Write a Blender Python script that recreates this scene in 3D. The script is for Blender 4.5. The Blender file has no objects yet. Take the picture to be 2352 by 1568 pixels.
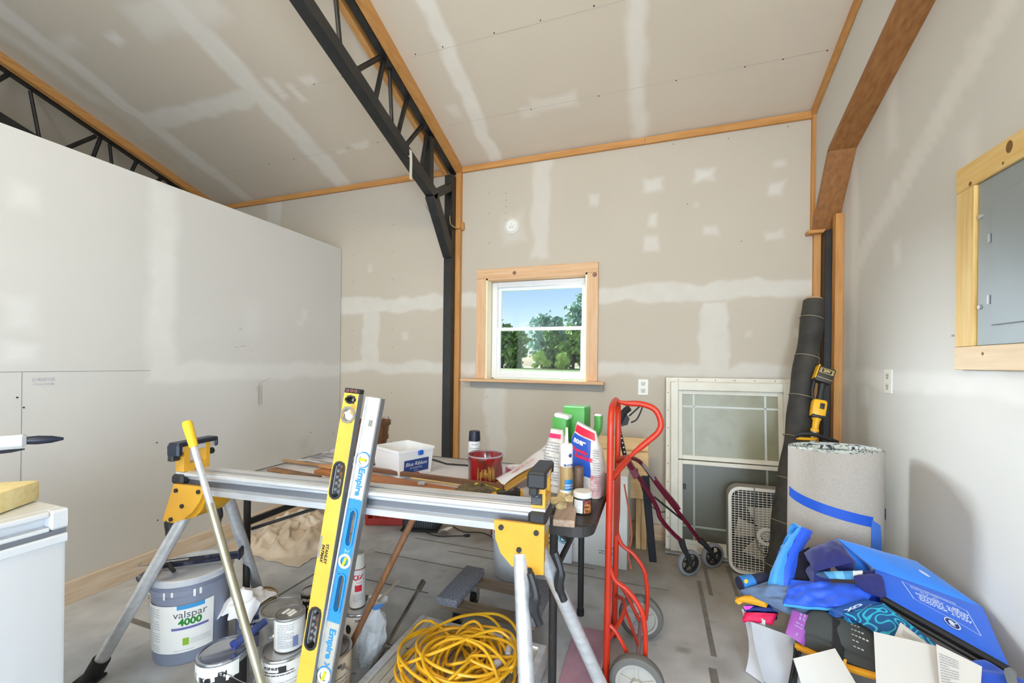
import bpy, bmesh, math, random
from mathutils import Vector as V, Matrix, noise
sc = bpy.context.scene
col = sc.collection
R = math.radians
random.seed(7)

# ------------------------------------------------------------------ camera
YAW, ROLL, H = 0.33565, 0.012139, 1.28
r0 = V((math.cos(YAW), math.sin(YAW), 0)); up = V((0, 0, 1)); fw = V((-math.sin(YAW), math.cos(YAW), 0))
rx = r0 * math.cos(ROLL) + up * math.sin(ROLL)
ux = -r0 * math.sin(ROLL) + up * math.cos(ROLL)
cd = bpy.data.cameras.new('camera'); cam = bpy.data.objects.new('camera', cd); col.objects.link(cam)
cam.matrix_world = Matrix(((rx.x, ux.x, -fw.x, 0), (rx.y, ux.y, -fw.y, 0), (rx.z, ux.z, -fw.z, H), (0, 0, 0, 1)))
cd.sensor_width = 36; cd.lens = 949.4 / 2352 * 36; cd.shift_y = 51.3 / 2352; cd.clip_start = .02; cd.clip_end = 500
sc.camera = cam

# ------------------------------------------------------------------ world, sun, lights, exposure
w = bpy.data.worlds.new('sky'); sc.world = w; w.use_nodes = True
wn = w.node_tree.nodes; wl = w.node_tree.links
bg = wn['Background']; sk = wn.new('ShaderNodeTexSky'); sk.sky_type = 'NISHITA'
sk.sun_disc = False; sk.sun_elevation = R(38); sk.sun_rotation = R(-120); sk.air_density = 1.0; sk.dust_density = .6; sk.ozone_density = 1.6
wl.new(sk.outputs[0], bg.inputs[0]); bg.inputs[1].default_value = .21

def lamp(name, kind, loc, direction, energy, color, **k):
    d = bpy.data.lights.new(name, kind); o = bpy.data.objects.new(name, d); col.objects.link(o)
    o.location = loc; o.rotation_euler = V(direction).to_track_quat('-Z', 'Y').to_euler()
    d.energy = energy; d.color = color
    for a, b in k.items(): setattr(d, a, b)
    return o
# hazy daylight that falls in through the window from beyond the field
lamp('hazy_sun', 'SUN', (-6, 9, 5), (1, -.52, -.33), 40, (.80, .90, 1), angle=R(34))
# added cool fill from behind the camera, its source is invented
lamp('added_rear_fill', 'AREA', (-1.2, -3.75, 1.25), (0, 1, .10), 170, (.72, .86, 1), shape='RECTANGLE', size=4.6, size_y=2.3)
# added cool fill from behind right, brightens the left partition
lamp('added_side_fill', 'AREA', (1.02, -1.7, 1.15), (-1, .80, -.06), 175, (.66, .83, 1), shape='RECTANGLE', size=1.1, size_y=2.0)
# added warm fill under the ridge, no lamp is known there
lamp('added_warm_fill', 'AREA', (-1.0, -.9, 3.75), (0, .35, -1), 66, (1, .86, .62), shape='RECTANGLE', size=1.3, size_y=.35)
sc.view_settings.view_transform = 'Standard'; sc.view_settings.look = 'None'
sc.view_settings.gamma = 1; sc.view_settings.use_curve_mapping = False
sc.view_settings.exposure = -0.05
sc.cycles.use_denoising = True
sc.cycles.max_bounces = 6; sc.cycles.diffuse_bounces = 4; sc.cycles.sample_clamp_indirect = 6
sc.cycles.use_adaptive_sampling = True; sc.cycles.adaptive_threshold = .12; sc.cycles.adaptive_min_samples = 16

# ------------------------------------------------------------------ mesh helpers
class MB:
    def __init__(s): s.v = []; s.f = []; s.sm = []; s.M = Matrix(); s.soft = False
    def add(s, vs, fs, smooth=False):
        n = len(s.v); s.v += [s.M @ V(p) for p in vs]
        s.f += [[i + n for i in f] for f in fs]; s.sm += [smooth] * len(fs); return s
    def box(s, c, d, rot=None, bev=0, seg=1):
        if bev:
            bm = bmesh.new(); bmesh.ops.create_cube(bm, size=1)
            bmesh.ops.scale(bm, vec=d, verts=bm.verts)
            bmesh.ops.bevel(bm, geom=list(bm.edges) , offset=min(bev, min(d) * .49), segments=seg, profile=.5, affect='EDGES')
            bm.verts.index_update(); vs = [v.co.copy() for v in bm.verts]; fs = [[v.index for v in f.verts] for f in bm.faces]; bm.free()
        else:
            x, y, z = d[0] / 2, d[1] / 2, d[2] / 2
            vs = [V((a, b, e)) for a in (-x, x) for b in (-y, y) for e in (-z, z)]
            fs = [[0, 1, 3, 2], [4, 6, 7, 5], [0, 4, 5, 1], [2, 3, 7, 6], [0, 2, 6, 4], [1, 5, 7, 3]]
        if rot is not None: vs = [rot @ p for p in vs]
        return s.add([p + V(c) for p in vs], fs, seg > 1)
    def bx(s, x0, x1, y0, y1, z0, z1, bev=0, seg=1):
        return s.box(((x0 + x1) / 2, (y0 + y1) / 2, (z0 + z1) / 2), (abs(x1 - x0), abs(y1 - y0), abs(z1 - z0)), None, bev, seg)
    def beam(s, a, b, wd, th, side=(0, 0, 1), bev=0):
        a, b = V(a), V(b); y = (b - a); L = y.length; y = y / L; z = V(side); z = (z - y * z.dot(y)).normalized(); x = y.cross(z)
        return s.box((a + b) / 2, (wd, L, th), Matrix((x, y, z)).transposed(), bev)
    def cyl(s, a, b, r, r2=None, n=16, caps=True):
        return s.tube([a, b], [r, r if r2 is None else r2], n, caps=caps)
    def tube(s, pts, r, n=8, closed=False, caps=True):
        pts = [V(p) for p in pts]; m = len(pts); rs = r if isinstance(r, (list, tuple)) else [r] * m
        T = []
        for i in range(m):
            a = pts[(i - 1) % m] if (closed or i) else pts[0]; b = pts[(i + 1) % m] if (closed or i < m - 1) else pts[-1]
            t = b - a; T.append(t.normalized() if t.length > 1e-9 else V((0, 0, 1)))
        u = T[0].orthogonal().normalized(); vs = []; fs = []
        for i in range(m):
            if i: u = (u - T[i] * u.dot(T[i])); u = u.normalized() if u.length > 1e-6 else T[i].orthogonal().normalized()
            w2 = T[i].cross(u)
            vs += [pts[i] + (u * math.cos(2 * math.pi * k / n) + w2 * math.sin(2 * math.pi * k / n)) * rs[i] for k in range(n)]
        for i in range(m if closed else m - 1):
            j = (i + 1) % m
            for k in range(n): fs.append([i * n + k, i * n + (k + 1) % n, j * n + (k + 1) % n, j * n + k])
        s.add(vs, fs, True)
        if caps and not closed:
            k = len(s.v) - m * n
            s.f += [[k + q for q in range(n)][::-1], [k + (m - 1) * n + q for q in range(n)]]; s.sm += [False, False]
        return s
    def lathe(s, prof, n=28, c=(0, 0, 0), rot=None, sx=1, sy=1):
        vs = []; fs = []; c = V(c)
        for rr, z in prof:
            for k in range(n):
                a = 2 * math.pi * k / n; p = V((rr * math.cos(a) * sx, rr * math.sin(a) * sy, z))
                vs.append(c + (rot @ p if rot is not None else p))
        for i in range(len(prof) - 1):
            for k in range(n): fs.append([i * n + k, i * n + (k + 1) % n, (i + 1) * n + (k + 1) % n, (i + 1) * n + k])
        return s.add(vs, fs, True)
    def prism(s, poly, th, fn):
        """poly: 2-D outline; fn(a, b, c) -> 3-D with c in 0..th"""
        n = len(poly); vs = [fn(a, b, 0) for a, b in poly] + [fn(a, b, th) for a, b in poly]
        fs = [list(range(n))[::-1], [n + i for i in range(n)]] + [[i, (i + 1) % n, n + (i + 1) % n, n + i] for i in range(n)]
        return s.add(vs, fs)
    def grid(s, fn, nu, nv, smooth=True):
        vs = [fn(i / nu, j / nv) for i in range(nu + 1) for j in range(nv + 1)]; q = nv + 1
        return s.add(vs, [[i * q + j, (i + 1) * q + j, (i + 1) * q + j + 1, i * q + j + 1] for i in range(nu) for j in range(nv)], smooth)
    def slab(s, fn, nu, nv, th):
        """closed sheet: fn(u, v) -> point; thickness th along the local normal"""; s.soft = True
        P = [[V(fn(i / nu, j / nv)) for j in range(nv + 1)] for i in range(nu + 1)]; N = []
        for i in range(nu + 1):
            row = []
            for j in range(nv + 1):
                a = P[min(i + 1, nu)][j] - P[max(i - 1, 0)][j]; b = P[i][min(j + 1, nv)] - P[i][max(j - 1, 0)]
                k = a.cross(b); row.append(k.normalized() if k.length > 1e-12 else V((0, 0, 1)))
            N.append(row)
        q = nv + 1; n = (nu + 1) * q
        tf = th if callable(th) else (lambda u, v: th)
        vs = [P[i][j] for i in range(nu + 1) for j in range(q)] + [P[i][j] - N[i][j] * tf(i / nu, j / nv) for i in range(nu + 1) for j in range(q)]
        fs = [[i * q + j, (i + 1) * q + j, (i + 1) * q + j + 1, i * q + j + 1] for i in range(nu) for j in range(nv)]
        fs += [[n + x for x in f][::-1] for f in fs]
        ring = [i * q for i in range(nu + 1)] + [nu * q + j for j in range(1, q)] + [i * q + nv for i in range(nu - 1, -1, -1)] + [j for j in range(nv - 1, 0, -1)]
        for k in range(len(ring)): a, b = ring[k], ring[(k + 1) % len(ring)]; fs.append([a, n + a, n + b, b])
        return s.add(vs, fs, True)
    def mesh(s, name, m, off=V((0, 0, 0)), sharp=35):
        me = bpy.data.meshes.new(name); me.from_pydata([p - off for p in s.v], [], s.f); me.validate()
        if len(me.polygons) == len(s.sm): me.polygons.foreach_set('use_smooth', s.sm)
        bm = bmesh.new(); bm.from_mesh(me); bmesh.ops.recalc_face_normals(bm, faces=bm.faces); bm.to_mesh(me); bm.free()
        try: me.set_sharp_from_angle(angle=R(70 if s.soft else sharp))
        except Exception: pass
        if m: me.materials.append(m)
        return me
def wloc(o):
    p = V((0, 0, 0))
    while o is not None: p += V(o.location); o = o.parent
    return p
def part(name, mb, m, parent=None, label=None, world=True):
    """one mesh object; with world=True the builder holds world coordinates and the parents are only shifted"""
    off = wloc(parent) if (parent is not None and world) else V((0, 0, 0))
    o = bpy.data.objects.new(name, mb.mesh(name, m, off)); col.objects.link(o)
    if parent is not None: o.parent = parent
    if label: o['label'] = label
    return o
def tag(o, label, cat, group=None):
    o['label'] = label; o['category'] = cat
    if group: o['group'] = group
    return o
def thing(name, label, cat, loc=(0, 0, 0), rot=(0, 0, 0), group=None):
    o = bpy.data.objects.new(name, None); col.objects.link(o); o.location = loc; o.rotation_euler = rot; o.empty_display_size = .05
    return tag(o, label, cat, group)
def solo(name, mb, m, label, cat, loc=None, group=None):
    """a thing that is one mesh, its origin at loc"""
    off = V(loc) if loc is not None else sum(mb.v, V((0, 0, 0))) / len(mb.v)
    o = bpy.data.objects.new(name, mb.mesh(name, m, off)); col.objects.link(o); o.location = off
    return tag(o, label, cat, group)
def struct(name, mb, m, label=None):
    o = bpy.data.objects.new(name, mb.mesh(name, m)); col.objects.link(o); o['kind'] = 'structure'
    if label: o['label'] = label
    return o
def Rz(a): return Matrix.Rotation(a, 3, 'Z')
def Rx(a): return Matrix.Rotation(a, 3, 'X')
def Ry(a): return Matrix.Rotation(a, 3, 'Y')
def smooth(pts, k=6, closed=False):
    """Catmull-Rom"""
    pts = [V(p) for p in pts]; n = len(pts); out = []
    for i in range(n if closed else n - 1):
        g = lambda j: pts[j % n] if closed else pts[min(max(j, 0), n - 1)]
        a, b, c2, d = g(i - 1), g(i), g(i + 1), g(i + 2)
        for q in range(k):
            t = q / k; out.append(.5 * ((2 * b) + (c2 - a) * t + (2 * a - 5 * b + 4 * c2 - d) * t * t + (3 * b - a - 3 * c2 + d) * t ** 3))
    if not closed: out.append(pts[-1])
    return out
def text(mb, s, size, fn, align='CENTER', bold=0, shear=0, space=1):
    """flat lettering; fn(a, b) -> point on the surface it is printed on"""
    cu = bpy.data.curves.new('t', 'FONT'); cu.body = s; cu.size = size; cu.align_x = align; cu.align_y = 'CENTER'; cu.offset = bold; cu.shear = shear; cu.space_character = space; cu.resolution_u = 3
    o = bpy.data.objects.new('t', cu); col.objects.link(o); bpy.context.view_layer.update()
    me = bpy.data.meshes.new_from_object(o.evaluated_get(bpy.context.evaluated_depsgraph_get()))
    mb.add([fn(v.co.x, v.co.y) for v in me.vertices], [list(p.vertices) for p in me.polygons])
    bpy.data.objects.remove(o); bpy.data.curves.remove(cu); bpy.data.meshes.remove(me)
    return mb
def plane(o, ax, ay):
    o, ax, ay = V(o), V(ax), V(ay); return lambda a, b, c=0: o + ax * a + ay * b
def oncyl(c, r, a0, z0, tilt=0):
    """wrap a, b onto a vertical cylinder round c, centred at angle a0"""
    return lambda a, b: V((c[0] + r * math.cos(a0 + a / r), c[1] + r * math.sin(a0 + a / r), z0 + b))
def rows(mb, fn, x0, x1, y0, y1, n, th=.3, jag=.25):
    """fine print: rows of short bars"""
    for i in range(n):
        y = y1 + (y0 - y1) * (i + .5) / n; h = abs(y1 - y0) / n * th; x = x0
        while x < x1 - .002:
            L = min(random.uniform(.06, .22) * (x1 - x0), x1 - x); 
            if i % 5 == 4 and x > x0 + (x1 - x0) * .5: break
            m2 = max(1, int(L / .008))
            for q in range(m2):
                a, b = x + L * q / m2, x + L * (q + 1) / m2
                mb.add([fn(a, y - h / 2), fn(b, y - h / 2), fn(b, y + h / 2), fn(a, y + h / 2)], [[0, 1, 2, 3]])
            x += L + jag * (y1 - y0) / n
    return mb
def patch(mb, fn, x0, x1, y0, y1, n=1, m=1):
    return mb.grid(lambda u, v: fn(x0 + (x1 - x0) * u, y0 + (y1 - y0) * v), n, m)
def disc(mb, fn, r, n=20, cx=0, cy=0, ry=None):
    ry = ry or r; return mb.add([fn(cx + r * math.cos(2 * math.pi * k / n), cy + ry * math.sin(2 * math.pi * k / n)) for k in range(n)], [list(range(n))])
def annulus(mb, fn, r1, r2, n=24, cx=0, cy=0):
    vs = [fn(cx + q * math.cos(2 * math.pi * k / n), cy + q * math.sin(2 * math.pi * k / n)) for q in (r1, r2) for k in range(n)]
    return mb.add(vs, [[k, (k + 1) % n, n + (k + 1) % n, n + k] for k in range(n)])

# ------------------------------------------------------------------ materials
def lin(c): return tuple(((x / 255 + .055) / 1.055) ** 2.4 if x / 255 > .04045 else x / 255 / 12.92 for x in c) + (1,)
MC = {}
def mat(name, c, rough=.5, metal=0, c2=None, sc_=12, bump=0, bs=150, stretch=(1, 1, 1), coat=0, alpha=1, trans=0, contrast=(.35, .65), emit=0, spec=.5, sheen=0, detail=5):
    if name in MC: return MC[name]
    m = bpy.data.materials.new(name); m.use_nodes = True; n = m.node_tree.nodes; l = m.node_tree.links; b = n['Principled BSDF']
    b.inputs['Roughness'].default_value = rough; b.inputs['Metallic'].default_value = metal; b.inputs['Base Color'].default_value = lin(c)
    b.inputs['Coat Weight'].default_value = coat; b.inputs['Alpha'].default_value = alpha; b.inputs['Transmission Weight'].default_value = trans
    b.inputs['Specular IOR Level'].default_value = spec; b.inputs['Sheen Weight'].default_value = sheen
    if c2 or bump:
        tc = n.new('ShaderNodeTexCoord'); mp = n.new('ShaderNodeMapping'); mp.inputs['Scale'].default_value = stretch; l.new(tc.outputs['Object'], mp.inputs[0])
    if c2:
        t = n.new('ShaderNodeTexNoise'); t.inputs['Scale'].default_value = sc_; t.inputs['Detail'].default_value = detail; l.new(mp.outputs[0], t.inputs[0])
        rp = n.new('ShaderNodeValToRGB'); rp.color_ramp.elements[0].position = contrast[0]; rp.color_ramp.elements[1].position = contrast[1]
        rp.color_ramp.elements[0].color = lin(c); rp.color_ramp.elements[1].color = lin(c2); l.new(t.outputs[0], rp.inputs[0]); l.new(rp.outputs[0], b.inputs['Base Color'])
    if bump:
        t2 = n.new('ShaderNodeTexNoise'); t2.inputs['Scale'].default_value = bs; t2.inputs['Detail'].default_value = 4; l.new(mp.outputs[0], t2.inputs[0])
        bp = n.new('ShaderNodeBump'); bp.inputs['Strength'].default_value = bump; bp.inputs['Distance'].default_value = .004; l.new(t2.outputs[0], bp.inputs['Height']); l.new(bp.outputs[0], b.inputs['Normal'])
    MC[name] = m; return m
def wood(name, c, c2, ax='z', rough=.55, s=1.0, knots=0):
    st = {'x': (1.2, 16, 16), 'y': (16, 1.2, 16), 'z': (16, 16, 1.2)}[ax]
    return mat(name, c, rough, 0, c2, 3.2 * s, .15, 5, st, contrast=(.3, .72))

import numpy as np
def vnoise(a, b, scale, seed):
    """fractal value noise, -.5 .. .5"""
    out = np.zeros_like(a); amp = .5
    for o in range(4):
        x, y = a * scale * 2 ** o + seed * 13.7, b * scale * 2 ** o + seed * 7.3; xi, yi = np.floor(x), np.floor(y); fx, fy = x - xi, y - yi
        fx = fx * fx * (3 - 2 * fx); fy = fy * fy * (3 - 2 * fy)
        h = lambda i, j: np.modf(np.abs(np.sin(i * 127.1 + j * 311.7 + o * 17.3) * 43758.5453))[0] - .5
        out += amp * ((h(xi, yi) * (1 - fx) + h(xi + 1, yi) * fx) * (1 - fy) + (h(xi, yi + 1) * (1 - fx) + h(xi + 1, yi + 1) * fx) * fy); amp *= .5
    return out
def board(name, base, colours, rough=.85, mottle=(1.5, .06), bump=.06, spec=.3):
    """painted or bare board: base colour plus one colour for each layer stored on the mesh (k0, k1, ...)"""
    m = bpy.data.materials.new(name); m.use_nodes = True; n = m.node_tree.nodes; l = m.node_tree.links; b = n['Principled BSDF']
    b.inputs['Roughness'].default_value = rough; b.inputs['Specular IOR Level'].default_value = spec
    tc = n.new('ShaderNodeTexCoord'); t = n.new('ShaderNodeTexNoise'); t.inputs['Scale'].default_value = mottle[0]; t.inputs['Detail'].default_value = 5; l.new(tc.outputs['Object'], t.inputs[0])
    mix = n.new('ShaderNodeMix'); mix.data_type = 'RGBA'; l.new(t.outputs[0], mix.inputs[0])
    mix.inputs[6].default_value = tuple(x * (1 - mottle[1]) for x in lin(base)[:3]) + (1,); mix.inputs[7].default_value = tuple(min(1, x * (1 + mottle[1])) for x in lin(base)[:3]) + (1,)
    cur = mix.outputs[2]
    for k, c in enumerate(colours):
        at = n.new('ShaderNodeAttribute'); at.attribute_name = 'k%d' % k
        mx = n.new('ShaderNodeMix'); mx.data_type = 'RGBA'; l.new(at.outputs['Fac'], mx.inputs[0]); l.new(cur, mx.inputs[6]); mx.inputs[7].default_value = lin(c); cur = mx.outputs[2]
    l.new(cur, b.inputs['Base Color'])
    if bump:
        t2 = n.new('ShaderNodeTexNoise'); t2.inputs['Scale'].default_value = 90; t2.inputs['Detail'].default_value = 2; l.new(tc.outputs['Object'], t2.inputs[0]); bp = n.new('ShaderNodeBump'); bp.inputs['Strength'].default_value = bump; bp.inputs['Distance'].default_value = .003; l.new(t2.outputs[0], bp.inputs['Height']); l.new(bp.outputs[0], b.inputs['Normal'])
    return m
def face(name, m, fn, a0, a1, b0, b1, step, layers, extra, hole=None, label=None):
    """wall, ceiling or floor: fine grid face that carries the joint compound and stains, plus the body behind it.
    layers: [([(ca, cb, ha, hb, soft, amount), ...], wobble), ...]"""
    na, nb = max(2, int((a1 - a0) / step)), max(2, int((b1 - b0) / step))
    A, B = np.meshgrid(np.linspace(a0, a1, na + 1), np.linspace(b0, b1, nb + 1), indexing='ij')
    if hole:
        for arr, ax, (p, q) in ((A, 0, hole[0]), (B, 1, hole[1])):
            lv = arr[:, 0] if ax == 0 else arr[0]
            for x in (p, q):
                i = int(np.argmin(np.abs(lv - x)))
                if ax == 0: arr[i, :] = x
                else: arr[:, i] = x
    mk = []
    for k, (rects, wob) in enumerate(layers):
        a = A + vnoise(A, B, 6, 1 + k) * wob * 2; b = B + vnoise(A, B, 6, 9 + k) * wob * 2; o = np.zeros_like(A)
        for ca, cb, ha, hb, so, am in rects: o = np.maximum(o, np.clip(.5 - np.maximum(np.abs(a - ca) - ha, np.abs(b - cb) - hb) / max(so, step * .9), 0, 1) * am)
        mk.append(np.clip(o * (1 + vnoise(A, B, 14, 4) * .5), 0, 1).ravel())
    q = nb + 1; Ar, Br = A.ravel(), B.ravel(); vs = [fn(x, y) for x, y in zip(Ar.tolist(), Br.tolist())]; fs = []
    for i in range(na):
        for j in range(nb):
            if hole:
                ca, cb = (A[i, j] + A[i + 1, j]) / 2, (B[i, j] + B[i, j + 1]) / 2
                if hole[0][0] < ca < hole[0][1] and hole[1][0] < cb < hole[1][1]: continue
            fs.append([i * q + j, (i + 1) * q + j, (i + 1) * q + j + 1, i * q + j + 1])
    nv = len(vs); nf = len(fs); fs += [[x + nv for x in f] for f in extra.f]; vs += extra.v
    me = bpy.data.meshes.new(name); me.from_pydata(vs, [], fs); me.materials.append(m)
    for k, arr in enumerate(mk):
        at = me.attributes.new('k%d' % k, 'FLOAT', 'POINT'); full = np.zeros(len(vs), np.float32); full[:nv] = arr; at.data.foreach_set('value', full)
    o = bpy.data.objects.new(name, me); col.objects.link(o); o['kind'] = 'structure'
    if label: o['label'] = label
    return o
def strip(mb, fn, a0, a1, b0, b1): return mb.add([fn(a0, b0), fn(a1, b0), fn(a1, b1), fn(a0, b1)], [[0, 1, 2, 3]])
# ------------------------------------------------------------------ room shell
D = 3.236; XR = 1.09; XP = -2.89; SL = .335; Z0 = 2.975
def zc(y): return Z0 + SL * (D - y) if y > -.4 else Z0 + SL * (D + .4) - SL * (-.4 - y)
PAPER = (195, 184, 168); MUD = (214, 208, 199)
back_m = board('drywall_back', PAPER, [MUD])
part_m = board('drywall_partition', (213, 210, 205), [(231, 229, 225), (168, 150, 128)])
right_m = board('drywall_right', (208, 205, 198), [(228, 225, 219)])
ceil_m = board('drywall_ceiling', (212, 196, 175), [(234, 224, 210), (190, 176, 140)])
floor_m = board('concrete', (190, 191, 193), [(138, 124, 104), (132, 130, 129)], rough=.6, mottle=(6, .38), bump=.15, spec=.4)
WX0, WX1, WZ0, WZ1 = -1.362, -.512, 1.150, 1.995
e = .0015
fl_ = face('floor', floor_m, lambda a, b: V((a, b, 0)), -3.0, XR, .6, D, .02, [
    ([(-1.3, 3.0, 2.0, .22, .12, .8), (-.2, 2.85, .6, .3, .3, .7), (.5, 2.8, .6, .45, .3, .6), (.2, 2.3, .3, .3, .4, .25), (-1.55, 1.12, .25, .06, .15, .55), (-1.9, 1.2, .2, .06, .15, .4)], .12),
    ([(-1.5, 2.72, .7, .09, .2, .5), (-2.1, 1.6, .2, .02, .1, .35), (.12, 2.02, .03, .02, .02, .8), (.23, 1.95, .09, .06, .06, .45), (-.35, 2.2, .08, .02, .03, .4), (-1.3, 2.3, .5, .03, .1, .3), (.6, 1.6, .05, .05, .05, .4)] +
     [(random.uniform(-2.8, 1), random.uniform(.9, 3.1), random.uniform(.004, .02), random.uniform(.004, .012), .02, random.uniform(.3, .8)) for _ in range(260)], .03)],
    MB().bx(-8, XR + .3, -4.2, D + .3, -.15, -e))
mk_m = mat('floor_mark', (112, 107, 101), .8, c2=(126, 122, 116), sc_=30)
for x0, x1, y0, y1 in ((.243, .267, 2.02, 2.70), (.294, .316, 2.55, 2.89), (.433, .457, 2.59, 2.97), (.224, .256, 1.62, 1.94), (-1.82, -1.18, 2.016, 2.026), (-1.65, -.35, 2.616, 2.626), (-1.78, -1.06, 2.331, 2.341), (-1.32, .08, 2.515, 2.524), (-2.5, -2.16, 1.291, 1.319), (-1.937, -1.922, 1.69, 1.97)):
    part('floor_strip', strip(MB(), lambda a, b: V((a, b, .0008)), x0, x1, y0, y1), mk_m, fl_)
ex = MB()
for a in ((-8, WX0, -.1, 3.3), (WX1, XR + .3, -.1, 3.3), (WX0, WX1, -.1, WZ0), (WX0, WX1, WZ1, 3.3)): ex.bx(a[0], a[1], D + e, D + .15, a[2], a[3])
wall_back = face('wall_back', back_m, lambda a, b: V((a, D, b)), -4.8, XR, 0, 3.0, .014, [([
    (-.9, 1.815, 2.0, .062, .02, .75), (-.9, 1.235, 2.0, .05, .03, .75), (-2.55, 1.5, .09, .26, .02, .65), (.38, 1.5, .09, .24, .02, .75), (-.89, 2.55, .07, .42, .03, .6), (-3.77, 2.8, .1, .3, .02, .6),
    (-1.27, .8, .09, .3, .03, .6), (-.04, 2.63, .06, .04, .03, .8), (.32, 2.63, .07, .035, .03, .9), (.76, 2.48, .045, .04, .03, .8), (.76, 2.65, .035, .025, .03, .7), (-.46, 2.56, .035, .05, .03, .6), (-.04, 2.36, .035, .05, .03, .7),
    (-.05, 2.18, .05, .06, .03, .7), (.35, 2.24, .05, .04, .03, .7), (.76, 2.18, .05, .03, .03, .7), (-2.15, 1.84, .04, .05, .03, .5), (-2.17, 1.53, .035, .05, .03, .5), (-2.56, 2.15, .03, .04, .03, .5), (-1.14, 2.40, .1, .12, .08, .5),
    (.25, 2.45, .02, .02, .02, .4), (.9, 1.52, .03, .03, .02, .7), (-.6, .9, .05, .06, .05, .4), (.6, 1.5, .025, .025, .02, .4)], .05)], ex, ((WX0, WX1), (WZ0, WZ1)))
wall_right = face('wall_right', right_m, lambda a, b: V((XR, a, b)), .9, D, 0, 3.6, .016, [([
    (2.95, 1.6, .045, .95, .04, .6), (2.4, 1.225, .8, .045, .03, .6), (2.52, 2.15, .03, .05, .04, .7), (2.49, 1.84, .03, .05, .04, .6), (2.55, 2.6, .045, .25, .05, .5), (2.0, 2.07, .04, .1, .08, .5), (2.01, 2.44, .03, .08, .05, .5),
    (2.81, 1.12, .05, .05, .03, .5), (2.86, .72, .035, .13, .04, .6), (1.2, 1.225, .6, .045, .03, .6)] + [(2.95 - .0475 * k, 1.86 + .02825 * k, .05, .05, .04, .6) for k in range(30)], .03)],
    MB().bx(XR + e, XR + .15, -4.2, D + .15, -.1, 4.6))
wall_left = face('wall_left', part_m, lambda a, b: V((XP, a, b)), .8, D - .006, 0, 2.372, .016, [([
    (1.7, 1.78, .075, .58, .06, .7), (2.45, 1.2, .82, .065, .04, .65), (1.1, 2.06, .05, .06, .06, .5), (1.1, 1.5, .05, .08, .06, .5), (1.1, 1.3, .06, .05, .05, .6), (2.3, 1.6, .06, .12, .1, .3), (2.8, 1.7, .03, .04, .04, .5), (2.75, 1.62, .03, .03, .04, .5)], .04),
    ([(2.78, .55, .05, .04, .1, .25), (2.83, .42, .06, .05, .1, .22), (2.5, .6, .06, .03, .1, .08)], .08)], MB().bx(XP - .11, XP - e, -1.6, D - .006, 0, 2.372))
jl = mat('joint_line', (128, 126, 122), .9); f_l = lambda a, b: V((XP + .0008, a, b))
part('joint_line', strip(MB(), f_l, .85, 1.64, 1.2115, 1.2138), jl, wall_left); part('joint_line', strip(MB(), f_l, 1.104, 1.1058, .1, 1.2115), jl, wall_left)
m_ = MB(); m_.bx(-8.0, -7.9, -4.2, D, -.1, 4.6); struct('wall_far_left', m_, back_m)
m_ = MB()
for a in ((-8, -3.6, -.1, 4.6), (1.0, XR + .15, -.1, 4.6), (-3.6, 1.0, 2.9, 4.6)): m_.bx(a[0], a[1], -4.2, -4.05, a[2], a[3])
struct('wall_rear', m_, back_m)
m_ = MB(); ys = [D + .3, -.4, -4.3]
for a, b in ((0, 1), (1, 2)):
    vs = [(x, ys[k], zc(ys[k]) + dz) for x in (-8, XR + .3) for k in (a, b) for dz in (e, .15)]
    m_.add(vs, [[0, 1, 3, 2], [4, 6, 7, 5], [0, 4, 5, 1], [2, 3, 7, 6], [0, 2, 6, 4], [1, 5, 7, 3]])
ceiling = face('ceiling', ceil_m, lambda a, b: V((a, b, zc(b))), -5.2, XR, 1.0, D, .016, [([
    (-1.29, 2.2, .055, 1.05, .03, .8), (-.13, 2.2, .05, 1.1, .05, .75), (-4.1, 2.2, .07, 1.1, .04, .6), (-2.85, 2.2, .095, 1.1, .05, .75), (-3.48, 2.30, .58, .065, .04, .7), (-.7, 2.83, .16, .05, .04, .5), (-.9, 2.87, .05, .04, .03, .4),
    (-2.67, 2.3, .03, .08, .03, .6), (-2.55, 2.37, .03, .08, .03, .6), (-2.36, 2.31, .06, .03, .04, .6), (-2.37, 2.84, .07, .025, .03, .6), (-2.6, 2.86, .05, .02, .03, .5), (-3.52, 1.76, .05, .03, .04, .7), (-4.0, 1.7, .2, .04, .05, .4), (-2.9, 1.75, .35, .1, .08, .5), (-1.44, 2.74, .04, .05, .03, .4), (-4.32, 1.75, .05, .3, .1, .5)], .04),
    ([(-4.42, 2.0, .06, .7, .12, .3), (-4.25, 1.9, .04, .1, .1, .3), (-4.3, 2.6, .05, .15, .1, .3)], .12)], m_)
jc = mat('ceiling_line', (186, 176, 162), .9)
for x0, x1, y in ((-1.55, .94, 2.836), (-1.55, .94, 2.33), (-4.5, -1.8, 2.86), (-2.75, -1.8, 2.335)): part('joint_line', strip(MB(), lambda a, b: V((a, b, zc(b) - .0008)), x0, x1, y, y + .002), jc, ceiling)

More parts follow.
